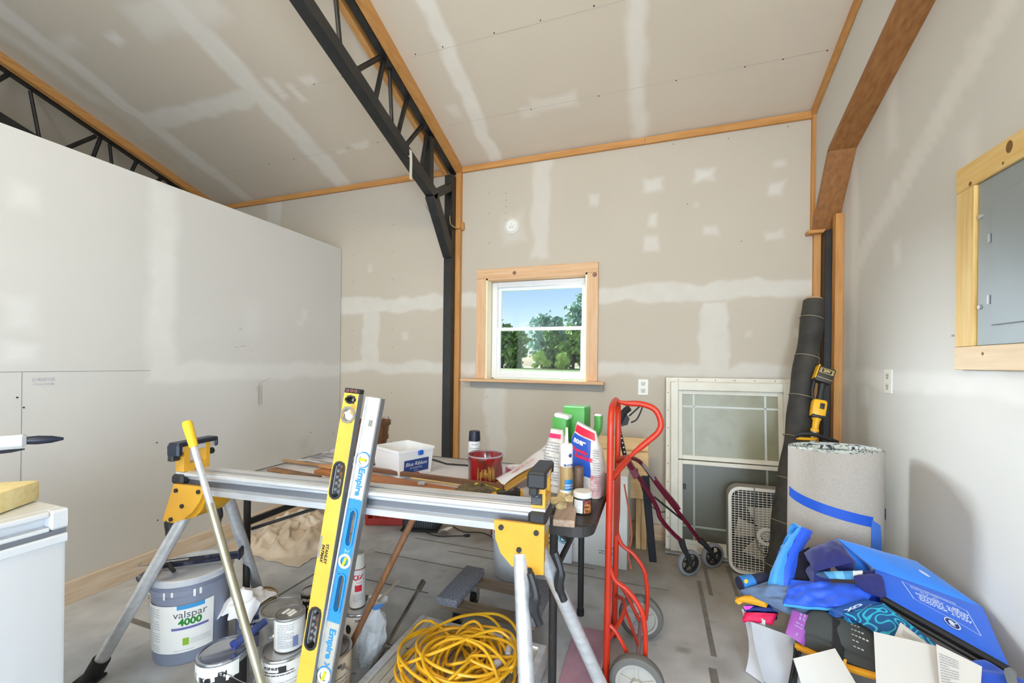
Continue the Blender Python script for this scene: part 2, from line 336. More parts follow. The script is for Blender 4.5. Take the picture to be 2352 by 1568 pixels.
# screw heads too small to pick apart
scr_m = mat('screw_black', (52, 50, 48), .5)
def dots(name, parent, pts, r, nrm):
    mb = MB(); nrm = V(nrm)
    for p in pts: mb.cyl(V(p) - nrm * .001, V(p) + nrm * .0015, r, n=6)
    o = part(name, mb, scr_m, parent); o['kind'] = 'stuff'
dots('screw_heads', wall_back, [(x, D, z) for x in (-2.3, -2.75, -1.35) for z in (.55, .75, 1.0, 1.42, 1.58, 2.05, 2.3, 2.55, 2.72)] + [(-1.2, D, 2.7 - .055 * k) for k in range(6)] + [(.1 + .36 * k, D, 2.9 - .02 * (k % 2)) for k in range(3)] + [(-.5, D, .9), (-.45, D, .905), (.55, D, 2.15), (.2, D, 2.45)], .0035, (0, -1, 0))
dots('screw_heads', wall_left, [(XP, 1.09, 1.09), (XP, 1.112, 1.04), (XP, 1.09, .91), (XP, 1.68, .77), (XP, 1.69, .29), (XP, 2.88, .65), (XP, 3.15, .6)], .0045, (1, 0, 0))
cn = V((0, -SL, -1)).normalized()
dots('screw_heads', ceiling, [(x, y, zc(y)) for y, xs in ((2.84, (-.87, -.39, .1, .49, .69, .91)), (2.32, (-1.5, -1.3, -.95, -.66, -.35, -.1, .3)), (2.86, (-2.2, -2.5, -3.1, -3.4)), (2.335, (-2.1, -2.35))) for x in xs], .0045, cn)

# writing on the drywall: pencilled sums and the printed edge tape of a sheet
pen = mat('pencil', (108, 106, 108), .8)
mb = MB(); f = lambda a, b: V((XP + .0012, a, b))
def stroke(mb, fn, pts, wd=.0016):
    for (a, b), (c, d) in zip(pts, pts[1:]):
        L = math.hypot(c - a, d - b) or 1; nx, ny = -(d - b) / L * wd / 2, (c - a) / L * wd / 2
        mb.add([fn(a + nx, b + ny), fn(c + nx, d + ny), fn(c - nx, d - ny), fn(a - nx, b - ny)], [[0, 1, 2, 3]])
for k in range(14):
    z = 1.085 - k * .0105; stroke(mb, f, [(2.365, z), (2.395, z + .003)]); 
    if k % 3 == 0: stroke(mb, f, [(2.37, z), (2.37, z - .03)]); stroke(mb, f, [(2.393, z), (2.393, z - .028)])
stroke(mb, f, [(2.36, .95), (2.36, 1.09), (2.38, 1.115), (2.43, 1.13), (2.47, 1.15)]); stroke(mb, f, [(2.34, 1.05), (2.355, 1.06)]); stroke(mb, f, [(2.34, 1.07), (2.352, 1.08)])
for a, b, L in ((2.17, 1.375, .03), (2.21, 1.385, .05), (2.2, 1.51, .03), (2.29, 1.355, .012)): stroke(mb, f, [(a, b), (a + L * .5, b + .003), (a + L, b)], .002)
part('pencil_notes', mb, pen, wall_left)
mb = MB()
text(mb, 'CI  FROST-CITE', .022, lambda a, b: V((XP + .0012, 1.18 + a * .55, 1.172 + b)), bold=0)
text(mb, '5 1/2  4x8  1/2 GYP  REG', .012, lambda a, b: V((XP + .0012, 1.18 + a * .6, 1.15 + b)))
part('edge_print', mb, mat('edge_ink', (168, 168, 186), .8), wall_left)
mb = MB(); text(mb, 'W 17 REG', .02, lambda a, b: V((XR - .0012, 2.05 - a, 1.41 + b * .6)))
part('pencil_notes', mb, pen, wall_right)

# ------------------------------------------------------------------ trim
OAK, OAK2 = (206, 150, 86), (186, 126, 64)
oakx = wood('stained_pine_x', OAK, OAK2, 'x'); oaky = wood('stained_pine_y', OAK, OAK2, 'y'); oakz = wood('stained_pine_z', OAK, OAK2, 'z')
def trim(n, mb, m, label): return struct('trim_%d' % n, mb, m, label)
mb = MB(); mb.bx(-4.62, -1.76, D - .022, D, 2.925, 2.972); trim(1, mb, oakx, 'stained pine strip under the ceiling left of the black post')
mb = MB(); mb.bx(-1.598, -.1, D - .022, D, 2.925, 2.972); trim(2, mb, oakx, 'stained pine strip under the ceiling from black post to middle')
mb = MB(); mb.bx(-.098, .955, D - .022, D, 2.925, 2.972); trim(3, mb, oakx, 'stained pine strip under the ceiling ending at right corner')
mb = MB(); mb.bx(-1.752, -1.722, D - .04, D, 0, 2.925); trim(4, mb, oakz, 'stained pine strip up the left side of the black post')
mb = MB(); mb.bx(-1.645, -1.600, D - .04, D, 0, 2.43); trim(5, mb, oakz, 'lower stained pine strip up the right side of the black post')
mb = MB(); mb.bx(-1.645, -1.600, D - .04, D, 2.437, 2.972); trim(6, mb, oakz, 'upper stained pine strip right of the black post')
def ramp(mb, x0, x1, y0, y1, d0, d1):
    vs = [(x, y, zc(y) - d) for x in (x0, x1) for y in (y0, y1) for d in (d0, d1)]
    return mb.add(vs, [[0, 1, 3, 2], [4, 6, 7, 5], [0, 4, 5, 1], [2, 3, 7, 6], [0, 2, 6, 4], [1, 5, 7, 3]])
mb = ramp(MB(), -1.645, -1.600, -.4, 3.196, .001, .075); trim(7, mb, oaky, 'stained pine board right of the truss along the ceiling')
mb = ramp(MB(), -1.765, -1.722, -.4, 3.196, .001, .085); trim(8, mb, oaky, 'stained pine board left of the truss along the ceiling')
mb = ramp(MB(), -4.60, -4.55, -.4, 3.2, .001, .07); trim(9, mb, oaky, 'stained pine board beside the truss behind the partition')
mb = MB(); mb.bx(.952, .986, D - .03, D, 2.17, 2.972); trim(10, mb, oakz, 'stained pine strip in the upper right corner')
mb = ramp(MB(), .945, .97, -.4, D - .03, .001, .045); trim(11, mb, oaky, 'stained pine strip along ceiling beside the boxed truss')
mb = MB(); mb.bx(.968, 1.008, D - .025, D, 0, 2.15); trim(12, mb, oakz, 'stained pine strip left of the black corner post')
mb = MB(); mb.bx(1.046, XR - .001, 3.09, 3.14, 0, 2.24); trim(13, mb, oakz, 'stained pine strip right of the black corner post')
mb = MB(); mb.bx(.925, 1.02, D - .07, D, 2.150, 2.172, .003); trim(14, mb, oakx, 'small pine ledge under the boxed truss')
# boxed truss at right wall: drywall side, stained boards underneath
mb = MB(); poly = [(D, 2.19), (2.95, 2.60), (-.3, 2.60 + 3.25 * .365), (-.3, zc(-.3) + .03), (D, Z0 + .01)]
mb.prism(poly, XR - .972, lambda a, b, c: V((.972 + c, a, b))); soff = struct('wall_truss_casing', mb, right_m, 'drywall casing of the truss above the stained boards')
bd = wood('stained_board', (166, 112, 62), (136, 86, 42), 'y', .5)
mb = MB(); mb.beam((1.0225, D - .012, 2.158), (1.0225, 2.943, 2.578), .134, .034, side=(0, .8, .6)); trim(15, mb, wood('stained_board_low', (160, 108, 60), (134, 86, 42), 'z', .5), 'wide stained board rising from corner under the boxed truss')
mb = MB(); mb.beam((1.0225, 2.945, 2.578), (1.0225, -.3, 2.578 + 3.245 * .365), .134, .034, side=(0, .36, .93)); trim(16, mb, bd, 'long wide stained board under the boxed truss')
# baseboards
bbm = wood('pine_baseboard', (234, 220, 202), (214, 186, 152), 'y')
mb = MB(); mb.bx(XP, XP + .018, .2, 3.2, 0, .115, .002); struct('baseboard_left', mb, bbm)
mb = MB(); mb.bx(XP + .02, -1.76, D - .018, D, 0, .115, .002); struct('baseboard_back', mb, wood('pine_baseboard_x', (206, 180, 148), (186, 150, 112), 'x'))
mb = MB(); mb.bx(-1.59, .96, D - .018, D, 0, .115, .002); struct('baseboard_back', mb, MC['pine_baseboard_x'])

# ------------------------------------------------------------------ window
PINE, PINE2 = (226, 186, 146), (212, 164, 120)
px_, py_, pz_ = (wood('pine_casing_' + a, PINE, PINE2, a) for a in 'xyz')
cream = mat('cream_jamb', (240, 228, 198), .5); vin = mat('white_vinyl', (236, 236, 238), .35)
win = MB()
for a in ((-1.345, -1.30, 1.16, 1.978), (-.553, -.528, 1.16, 1.978), (-1.30, -.553, 1.935, 1.978), (-1.30, -.553, 1.16, 1.19)): win.bx(a[0], a[1], 3.315, 3.385, a[2], a[3], .003)
window_1 = struct('window_1', win, vin, 'white vinyl sash window in the back wall')
def wpart(n, b, m, lab=None): return part(n, b, m, window_1, lab)
b = MB(); b.bx(-1.450, -.429, D - .02, D, 1.995, 2.074, .002); hd = wpart('casing', b, px_)
kn = mat('knot', (116, 82, 74), .6, c2=(150, 104, 84), sc_=60)
def knot(par, p, ax, ay, rx_, ry_=None, m=kn):
    b = MB(); disc(b, plane(p, ax, ay), rx_, 12, ry=ry_); part('knot', b, m, par)
knot(hd, (-1.11, D - .0206, 2.028), (1, 0, 0), (0, 0, 1), .016)
b = MB(); b.bx(-1.450, -1.362, D - .02, D, 1.152, 1.994, .002); wpart('casing', b, pz_)
b = MB(); b.bx(-.513, -.427, D - .02, D, 1.152, 1.994, .002); c2_ = wpart('casing', b, pz_)
knot(c2_, (-.455, D - .0206, 1.975), (1, 0, 0), (0, 0, 1), .018)
b = MB(); b.bx(-1.565, -.372, D - .085, D + .075, 1.128, 1.151, .004); wpart('sill', b, px_)
b = MB(); b.bx(-1.50, -.378, D - .022, D, 1.080, 1.127, .002); wpart('apron', b, mat('grey_apron_shaded', (150, 146, 138), .6), 'grey board under the sill, toned for its shade')  # grey darkened to include the shade below the sill
b = MB(); b.bx(WX0, WX0 + .014, D - .018, D + .15, WZ0, WZ1); wpart('jamb', b, cream)
b = MB(); b.bx(WX1 - .014, WX1, D - .018, D + .15, WZ0, WZ1); wpart('jamb', b, cream)
b = MB(); b.bx(WX0, WX1, D - .018, D + .15, WZ1 - .014, WZ1); wpart('jamb', b, px_)
def sash(x0, x1, z0, z1, y, t):
    b = MB()
    for a in ((x0, x0 + t, z0, z1), (x1 - t, x1, z0, z1), (x0 + t, x1 - t, z1 - t, z1), (x0 + t, x1 - t, z0, z0 + t)): b.bx(a[0], a[1], y, y + .03, a[2], a[3], .002)
    o = wpart('sash', b, vin); g = MB(); g.bx(x0 + t, x1 - t, y + .013, y + .017, z0 + t, z1 - t); part('pane', g, glass, o); return o
gm_ = bpy.data.materials.new('clear_glass'); gm_.use_nodes = True; n = gm_.node_tree.nodes; l = gm_.node_tree.links
tr = n.new('ShaderNodeBsdfTransparent'); tr.inputs[0].default_value = (.97, .98, .98, 1); gl = n.new('ShaderNodeBsdfGlossy'); gl.inputs['Roughness'].default_value = .02
fr = n.new('ShaderNodeLayerWeight'); fr.inputs[0].default_value = .12; mx = n.new('ShaderNodeMixShader'); l.new(fr.outputs['Facing'], mx.inputs[0]); l.new(tr.outputs[0], mx.inputs[1]); l.new(gl.outputs[0], mx.inputs[2]); l.new(mx.outputs[0], n['Material Output'].inputs[0])
glass = gm_
sash(-1.30, -.548, 1.565, 1.935, 3.35, .026); sash(-1.30, -.548, 1.19, 1.59, 3.322, .028)
b = MB(); b.bx(-1.235, -1.205, 3.314, 3.324, 1.575, 1.59); wpart('latch', b, vin); b = MB(); b.bx(-.64, -.61, 3.314, 3.324, 1.575, 1.59); wpart('latch', b, vin)

# ------------------------------------------------------------------ steel trusses
steel = mat('black_steel', (20, 21, 23), .42, .0, c2=(40, 38, 34), sc_=14, contrast=(.45, .75), spec=.6)
WEBS = [((1.86, 2.98), (1.80, 3.36), .016), ((1.945, 2.95), (2.20, 3.22), .02), ((2.147, 2.88), (2.233, 3.22), .02), ((2.338, 2.81), (2.298, 3.2), .016), ((2.387, 2.8), (2.501, 3.14), .02), ((2.465, 2.77), (2.71, 3.07), .02), ((2.683, 2.69), (2.773, 3.04), .018),
        ((1.45, 3.06), (1.70, 3.44), .018), ((1.40, 3.08), (1.22, 3.55), .016), ((.95, 3.22), (1.18, 3.6), .018), ((.90, 3.24), (.72, 3.72), .016)]
def truss(x, label):
    t = thing('steel_truss', label, 'truss', (x, 3.17, 0), group='black steel roof trusses')
    b = MB(); b.bx(x - .038, x + .038, 3.13, 3.205, 0, 2.88, .003); part('post', b, steel, t)
    b = MB(); b.beam((x, 3.155, 2.20), (x, 2.85, 2.60), .072, .10, side=(0, .8, .6), bev=.004); part('knee_brace', b, steel, t)
    b = MB(); b.beam((x, 2.89, 2.600), (x, -.35, 2.600 + 3.24 * .362), .072, .085, side=(0, .35, .94), bev=.004); part('bottom_chord', b, steel, t)
    b = MB(); b.beam((x + .012, 3.2, zc(3.2) - .075), (x + .012, -.38, zc(-.38) - .075), .046, .016, side=(0, .32, .95)); b.beam((x + .03, 3.2, zc(3.2) - .05), (x + .03, -.38, zc(-.38) - .05), .010, .05, side=(0, .32, .95)); part('top_chord', b, steel, t)
    b = MB(); b.beam((x, 2.86, 2.60), (x, 3.18, 2.80), .066, .06, side=(0, .5, .8), bev=.003); part('heel_strut', b, steel, t)
    b = MB(); b.bx(x - .03, x + .03, 2.775, 2.83, 2.62, 3.02); part('heel_plate', b, steel, t)
    for a, c, r in WEBS:
        b = MB(); b.cyl((x, a[0], a[1]), (x, c[0], c[1]), r * .8, n=8); part('web', b, steel, t)
    return t
ta = truss(-1.682, 'black steel truss rising from the post left of the window'); tb = truss(-4.64, 'black steel truss partly hidden behind the white partition')
b = MB(); b.tube(smooth([(-1.68, 3.16, 2.62), (-1.662, 3.125, 2.50), (-1.645, 3.12, 2.445), (-1.622, 3.185, 2.433)], 5), .004, 6); part('cable', b, mat('tan_cable', (170, 150, 100), .6), ta)
b = MB(); b.tube(smooth([(-1.725, 2.83, 2.52), (-1.724, 2.86, 2.50), (-1.722, 2.93, 2.47), (-1.72, 2.95, 2.46)], 4), .003, 6); part('cable', b, MC['tan_cable'], ta)
solo('corner_post', MB().bx(1.010, 1.052, 3.15, 3.225, 0, 2.16, .003), steel, 'black steel post in the right corner between two stained strips', 'post', (1.03, 3.19, 0))
tape = mat('masking_tape', (226, 222, 205), .7)
b = MB(); b.slab(lambda u, v: V((-1.638 + .002 * math.sin(u * 5) , 2.475 + v * .03 + .01 * u, 2.765 - u * .20)), 8, 1, .0015); b.slab(lambda u, v: V((-1.72 + u * .085, 2.468 + v * .02, 2.7145 + u * .002)), 3, 1, .001)
solo('tape_strip', b, tape, 'cream tape strip hanging from the black truss chord', 'tape')

# ------------------------------------------------------------------ wall fittings
wp = mat('outlet_white', (232, 230, 224), .35); dk = mat('slot_dark', (60, 56, 50), .6)
def outlet(o, ax, nrm, label):
    o, ax, nrm = V(o), V(ax), V(nrm); t = thing('wall_outlet', label, 'outlet', o, group='wall outlets')
    F = Matrix((ax, up, -nrm)).transposed()
    def bb(c, d, bev=0): return MB().box(o + F @ V(c), d, F, bev)
    part('cover_plate', bb((0, 0, -.002), (.072, .118, .006), .002), wp, t)
    for s in (-1, 1):
        q = part('receptacle', bb((0, s * .026, -.0055), (.034, .032, .003), .001), mat('outlet_almond', (214, 208, 190), .4), t)
        b = MB()
        for dx in (-.007, .007): b.box(o + F @ V((dx, s * .026 + .004, -.0072)), (.003, .010, .001), F)
        b.box(o + F @ V((0, s * .026 - .008, -.0072)), (.006, .006, .001), F); part('slots', b, dk, q)
outlet((-.09, D, 1.118), (1, 0, 0), (0, -1, 0), 'white double outlet on the back wall above the leaning window')
outlet((XR, 2.55, 1.215), (0, -1, 0), (-1, 0, 0), 'white double outlet on the right wall below the electrical panel')
rot = Rx(R(90)); t = thing('ceiling_box_cover', 'round white cover plate high on the wall above the window', 'cover plate', (-1.144, D, 2.42))
b = MB(); b.lathe([(.0, .016), (.045, .016), (.05, .012), (.05, 0)], 28, (-1.144, D, 2.42), rot); part('cover', b, wp, t)
b = MB(); b.lathe([(.066, 0), (.066, .006), (.05, .009), (.05, 0)], 28, (-1.144, D, 2.42), rot); part('ring', b, mat('old_white', (214, 208, 196), .5), t)
b = MB(); text(b, 'S', .02, plane((-1.144, D - .0165, 2.435), (1, 0, 0), (0, 0, 1))); rows(b, plane((-1.144, D - .0165, 2.42), (1, 0, 0), (0, 0, 1)), -.025, .025, -.02, 0, 3); part('print', b, mat('grey_ink', (150, 150, 150), .6), t)
b = MB(); b.bx(-1.6, -1.575, D - .035, D, 2.425, 2.495, .006); solo('wood_block', b, oakz, 'small wooden block on the pine strip beside the black post', 'block')
# electrical panel
t = thing('electrical_panel', 'grey electrical panel framed with pine on the right wall', 'panel', (XR, 1.6, 1.28))
gp = mat('panel_grey', (150, 158, 160), .4, .25); x = XR
YP = wood('yellow_pine', (232, 200, 134), (220, 176, 100), 'y'); YZ = wood('yellow_pine_z', (232, 200, 134), (214, 172, 100), 'z')
b = MB(); b.bx(x - .012, x - .002, 1.12, 1.935, 1.365, 1.94, .001); part('cover_plate', b, gp, t)
b = MB(); b.bx(x - .018, x - .012, 1.22, 1.865, 1.43, 1.87, .004); dr = part('door', b, gp, t)
for z in (1.52, 1.73): b = MB(); b.bx(x - .021, x - .013, 1.868, 1.876, z - .015, z + .015); part('hinge', b, mat('zinc', (200, 202, 204), .3, .8), dr)
for z in (1.50, 1.82): b = MB(); b.cyl((x - .012, 1.92, z), (x - .018, 1.92, z), .008, n=10); part('screw', b, MC['zinc'], t)
b = MB(); b.bx(x - .022, x - .001, 1.02, 2.037, 1.942, 2.032, .002); fr1 = part('frame_board', b, YP, t); knot(fr1, (x - .0225, 1.785, 2.0), (0, 1, 0), (0, 0, 1), .014, .02, mat('pine_knot', (122, 84, 40), .6)); knot(fr1, (x - .0225, 1.81, 1.958), (0, 1, 0), (0, 0, 1), .005, .005, MC['pine_knot']); knot(fr1, (x - .0225, 1.96, 1.953), (0, 1, 0), (0, 0, 1), .008, .008, MC['pine_knot'])
b = MB(); b.bx(x - .022, x - .001, 1.94, 2.033, 1.364, 1.941, .002); part('frame_board', b, YZ, t)
b = MB(); b.bx(x - .022, x - .001, 1.02, 2.035, 1.278, 1.363, .002); fr2 = part('frame_board', b, wood('pale_pine', (228, 204, 168), (214, 184, 146), 'y'), t); knot(fr2, (x - .0225, 1.89, 1.335), (0, 1, 0), (0, 0, 1), .006, .006, MC['pine_knot'])
# ------------------------------------------------------------------ common finishes
alu = mat('aluminium', (226, 228, 231), .34, .55, c2=(208, 210, 214), sc_=6, stretch=(1, 8, 8)); alu_shade = mat('aluminium_groove_shade', (120, 122, 128), .42, .6)  # second, darker tone paints in the shade of the rail grooves
yel = mat('tool_yellow', (222, 166, 52), .42, c2=(212, 154, 44), sc_=5); blk = mat('black_plastic', (36, 36, 38), .48); navy = mat('navy_plastic', (26, 32, 52), .4)
white = mat('white_plastic', (240, 240, 242), .35); steel_s = mat('shiny_steel', (200, 200, 202), .18, .95); grip = mat('black_rubber', (30, 30, 30), .7)
ink = mat('black_ink', (34, 34, 38), .6); inkg = mat('grey_print', (150, 152, 156), .7); paperw = mat('paper_white', (236, 234, 230), .75)

# ------------------------------------------------------------------ saw stand
EX = V((.997, .079, 0)); EY = V((-.079, .997, 0)); SA = V((-1.85, 1.17, .82))
def S(a, b, c): return SA + EX * a + EY * b + V((0, 0, c))
t = thing('saw_stand', 'long aluminium saw stand with yellow leg brackets across the room', 'saw stand', (-1.1, 1.25, 0))
SL_ = 1.525
prof = [(0, -.004), (.004, 0), (.028, 0), (.028, -.006), (.043, -.006), (.043, 0), (.084, 0), (.084, -.085), (-.012, -.085), (-.014, -.062), (.006, -.058), (.008, -.034), (0, -.03)]
b = MB(); b.prism(prof, SL_, lambda y, z, a: S(a, y, z)); rail = part('rail', b, alu, t)
b = MB(); b.prism([(.0285, -.0055), (.0425, -.0055), (.0425, -.004), (.0285, -.004)], SL_, lambda y, z, a: S(a, y, z)); part('groove', b, alu_shade, rail)
b = MB(); b.prism([(.005, -.057), (.009, -.057), (.009, -.035), (.005, -.035)], SL_, lambda y, z, a: S(a, y, z)); part('groove', b, alu_shade, rail)
b = MB(); b.cyl(S(-.02, -.002, -.012), S(SL_, -.002, -.012), .011, n=10); part('front_tube', b, alu, rail)
def bolt(par, p, n_, r=.009):
    b = MB(); b.cyl(p, V(p) + V(n_) * .006, r, n=10); part('bolt', b, blk, par)
Dp = [(0, 0), (.165, 0), (.165, -.155), (.11, -.160), (.06, -.14), (.025, -.105), (.006, -.06)]
def bracket(x0, sgn, feet, tops, name_label):
    f = lambda a, z, c: S(x0 + (a if sgn > 0 else .165 - a + z * .38), -.022 - c, -.045 + z)
    b = MB(); b.prism(Dp, .012, f); pl = part('leg_bracket', b, yel, t, name_label)
    for a, z in ((.025, -.02), (.14, -.025), (.085, -.085), (.12, -.145)): bolt(pl, f(a, z, .012), -EY, .0085)
    b = MB(); b.prism([(a * .9 + .01, z * .8) for a, z in Dp], .12, lambda a, z, c: S(x0 + (a if sgn > 0 else .165 - a), -.022 + c, -.06 + z)); part('bracket_body', b, mat('tool_yellow_dark', (206, 152, 30), .5), pl)
    for ft, tp in zip(feet, tops):
        ft, tp = V(ft), V(tp); d = (ft - tp).normalized()
        b = MB(); b.cyl(tp, ft - d * .05, .0235, n=16); lg = part('leg', b, alu, t)
        b = MB(); b.tube([ft - d * .09, ft - d * .02, ft + d * .0], [.03, .03, .034], 12); b.box(ft + V((0, 0, .006)), (.09, .06, .012), Rz(.4), .004); part('foot', b, grip, lg)
        k = tp + d * .09; b = MB(); b.tube(smooth([k + V((.03 * sgn, -.012, .05)), k + V((.05 * sgn, -.02, 0)), k + V((.045 * sgn, -.018, -.05)), k + V((.062 * sgn, -.012, -.10))], 5), [.012] * 6 + [.017] * 6 + [.013] * 4, 8); part('lever', b, blk, lg)
bracket(0.0, -1, [(-2.117, 1.005, 0), (-1.93, 1.62, 0)], [(-1.80, 1.185, .70), (-1.745, 1.275, .73)], 'yellow bracket at the left end')
bracket(SL_ - .163, 1, [(-.27, 1.0, 0), (-.13, 1.56, 0)], [(-.405, 1.265, .67), (-.365, 1.32, .69)], 'yellow bracket at the right end')
# work supports on both ends of rail
def support(x0, capm, tilt):
    """carriage across the rail: yellow U-frame, stop plate lying across"""
    Q = Matrix((EX, EY, up)).transposed(); f = lambda y, z, c: S(x0 + c, y, z)
    b = MB(); b.prism([(-.012, 0), (.098, 0), (.098, .112), (.080, .112), (.080, .03), (.012, .03), (.012, .112), (-.012, .112)], .045, f); up_ = part('work_support', b, yel, t)
    q = Matrix.Rotation(tilt, 3, EX) @ Q; c0 = f(.045, .114, .022)
    b = MB(); b.box(c0, (.055, .17, .018), q, .004); b.box(c0 + q @ V((0, .083, -.012)), (.055, .016, .042), q, .006); b.box(c0 + q @ V((0, -.078, -.022)), (.062, .024, .05), q, .007); part('stop_plate', b, capm, up_)
    b = MB(); b.box(c0 + q @ V((-.004, .01, -.02)), (.05, .15, .022), q, .002); part('steel_slide', b, alu, up_)
    b = MB(); b.cyl(f(.105, .06, .02), f(.13, .06, .02), .014, n=10); part('clamp_knob', b, blk, up_)
    b = MB(); b.box(f(-.028, .06, .012), (.028, .035, .026), Q, .004); part('clamp_lever', b, blk, up_)
    b = MB(); b.box(f(.035, -.03, .022), (.06, .125, .04), Q, .009); part('end_cap', b, blk, up_)
    return up_
support(-.02, navy, R(1)); su = support(SL_ - .045, blk, R(-1))
b = MB(); b.box(S(SL_ - .027, -.0132, .028), (.036, .002, .036), Matrix((EX, EY, up)).transposed()); lb = part('label_plate', b, ink, su)
b = MB(); rows(b, lambda a, c: S(SL_ - .027 + a, -.0146, .028 + c), -.015, .015, -.016, .004, 4); text(b, 'A', .012, lambda a, c: S(SL_ - .027 + a, -.0146, .038 + c)); part('print', b, inkg, lb)

# ------------------------------------------------------------------ spirit levels leaning on the rail
def frame_of(foot, top, side=EX):
    z = (V(top) - V(foot)).normalized(); x = V(side); x = (x - z * x.dot(z)).normalized(); y = z.cross(x)
    return Matrix((x, y, z)).transposed().to_4x4(), (V(top) - V(foot)).length
def leaning(name, label, cat, foot, top, side=EX):
    Mx, L = frame_of(foot, top, side); o = thing(name, label, cat, foot, Mx.to_euler()); return o, L
def lp(n_, b, m, par, lab=None): return part(n_, b, m, par, lab, world=False)
t, L = leaning('spirit_level', 'yellow box spirit level leaning on the saw stand', 'level', (-1.122, 1.075, .002), (-1.060, 1.262, 1.18))
yl = mat('level_yellow', (228, 186, 70), .4, c2=(218, 172, 56), sc_=9); sg = mat('level_side_grey', (128, 128, 130), .5, .3)
hw, th = .0305, .014
holes = [(L - .055, L - .028, .018), (L - .125, L - .070, .02), (.80, .925, .019), (.30, .43, .019)]
b = MB(); z = 0
for z0, z1, hx in sorted(holes): b.bx(-hw, hw, -th, th, z, z0); b.bx(-hw, -hx, -th, th, z0, z1); b.bx(hx, hw, -th, th, z0, z1); z = z1
b.bx(-hw, hw, -th, th, z, L - .018); lp('body', b, yl, t)
for s in (-1, 1):
    b = MB()
    if s > 0: b.bx(hw, hw + .002, -th, th, 0, L - .018)
    else: b.bx(-hw - .0015, -hw, -th * .9, th * .9, .69, L - .018); b.bx(-hw - .0015, -hw, -th * .9, th * .9, 0, .57)
    lp('edge_rail', b, sg if s > 0 else yl, t)
b = MB(); b.bx(-hw - .002, hw + .003, -th - .001, th + .001, L - .018, L, .003); cap = lp('end_cap', b, blk, t)
b = MB(); 
for dx in (-.017, 0, .017): annulus(b, plane((dx, -th - .0015, L - .009), (1, 0, 0), (0, 0, 1)), .0035, .0055, 12)
lp('cap_rings', b, mat('ring_red', (170, 90, 80), .5), cap)
def loop(b, hx, z0, z1, t_, y0, y1):
    r = hx; pts_o = [(hx * math.cos(a), z1 - r + r * math.sin(a)) for a in [math.pi * k / 8 for k in range(9)]] + [(-hx * math.cos(a), z0 + r - r * math.sin(a)) for a in [math.pi * k / 8 for k in range(9)]]
    sc2 = (hx - t_) / hx; zc_ = (z0 + z1) / 2; hz = (z1 - z0) / 2; pts_i = [(x * sc2, zc_ + (q - zc_) * (hz - t_) / hz) for x, q in pts_o]; n = len(pts_o)
    vs = [(x, y, q) for y in (y0, y1) for pp in (pts_o, pts_i) for x, q in pp]
    fs = []
    for k in range(n):
        j = (k + 1) % n; fs += [[k, j, n + j, n + k], [2 * n + k, 3 * n + k, 3 * n + j, 2 * n + j], [n + k, n + j, 3 * n + j, 3 * n + k], [k, 2 * n + k, 2 * n + j, j]]
    return b.add(vs, fs)
for z0, z1, hx in holes[2:]:
    b = loop(MB(), hx + .006, z0 - .005, z1 + .005, .007, -th - .003, th + .002); h = lp('handle', b, blk, t)
    b = MB()
    for k in range(5): b.box((-.008, 0, z0 + .028 + k * .022), (.012, .02, .012), Ry(.3), .004)
    b.bx(-hx, -hx + .006, -th * .8, th * .8, z0 + .01, z1 - .01); lp('grip_fingers', b, mat('grip_grey', (120, 120, 122), .5), h)
z0, z1, hx = holes[1]; b = MB(); b.lathe([(.0225, -.017), (.031, -.017), (.031, -.012), (.020, -.010), (.020, .01)], 24, (0, 0, (z0 + z1) / 2), Rx(R(90)) if 0 else Matrix(((1, 0, 0), (0, 0, 1), (0, 1, 0)))); v_ = lp('vial_ring', b, mat('ring_taupe', (140, 130, 116), .5), t)
b = MB(); b.lathe([(0, -.004), (.02, -.004), (.02, .004), (0, .004)], 20, (0, 0, (z0 + z1) / 2), Matrix(((1, 0, 0), (0, 0, 1), (0, 1, 0)))); b.cyl((-.018, -.006, (z0 + z1) / 2 + .006), (.018, -.006, (z0 + z1) / 2 - .006), .006, n=10); lp('vial', b, mat('vial_clear', (220, 226, 232), .15), v_)
z0, z1, hx = holes[0]; b = loop(MB(), hx + .005, z0 - .003, z1 + .003, .006, -th - .002, th + .002); lp('hang_hole', b, blk, t)
b = MB(); b.bx(-hw - .0025, -hw + .012, -th - .0008, th + .0008, .59, .67, .004); lp('edge_window', b, mat('window_grey', (140, 140, 138), .4), t)
b = MB(); text(b, 'STANLEY', .016, lambda a, c: V((.004 + c, -th - .0008, .61 - a)), bold=.0006); text(b, 'FATMAX', .015, lambda a, c: V((-.012 + c, -th - .0008, .61 - a)), bold=.0008, shear=.2)
lp('print', b, ink, t)
b = MB(); disc(b, lambda a, c: V((.016 + a * .5, -th - .0008, L - .075 + c)), .02, 12); lp('spray_mark', b, mat('orange_mark', (238, 150, 50), .6), t)

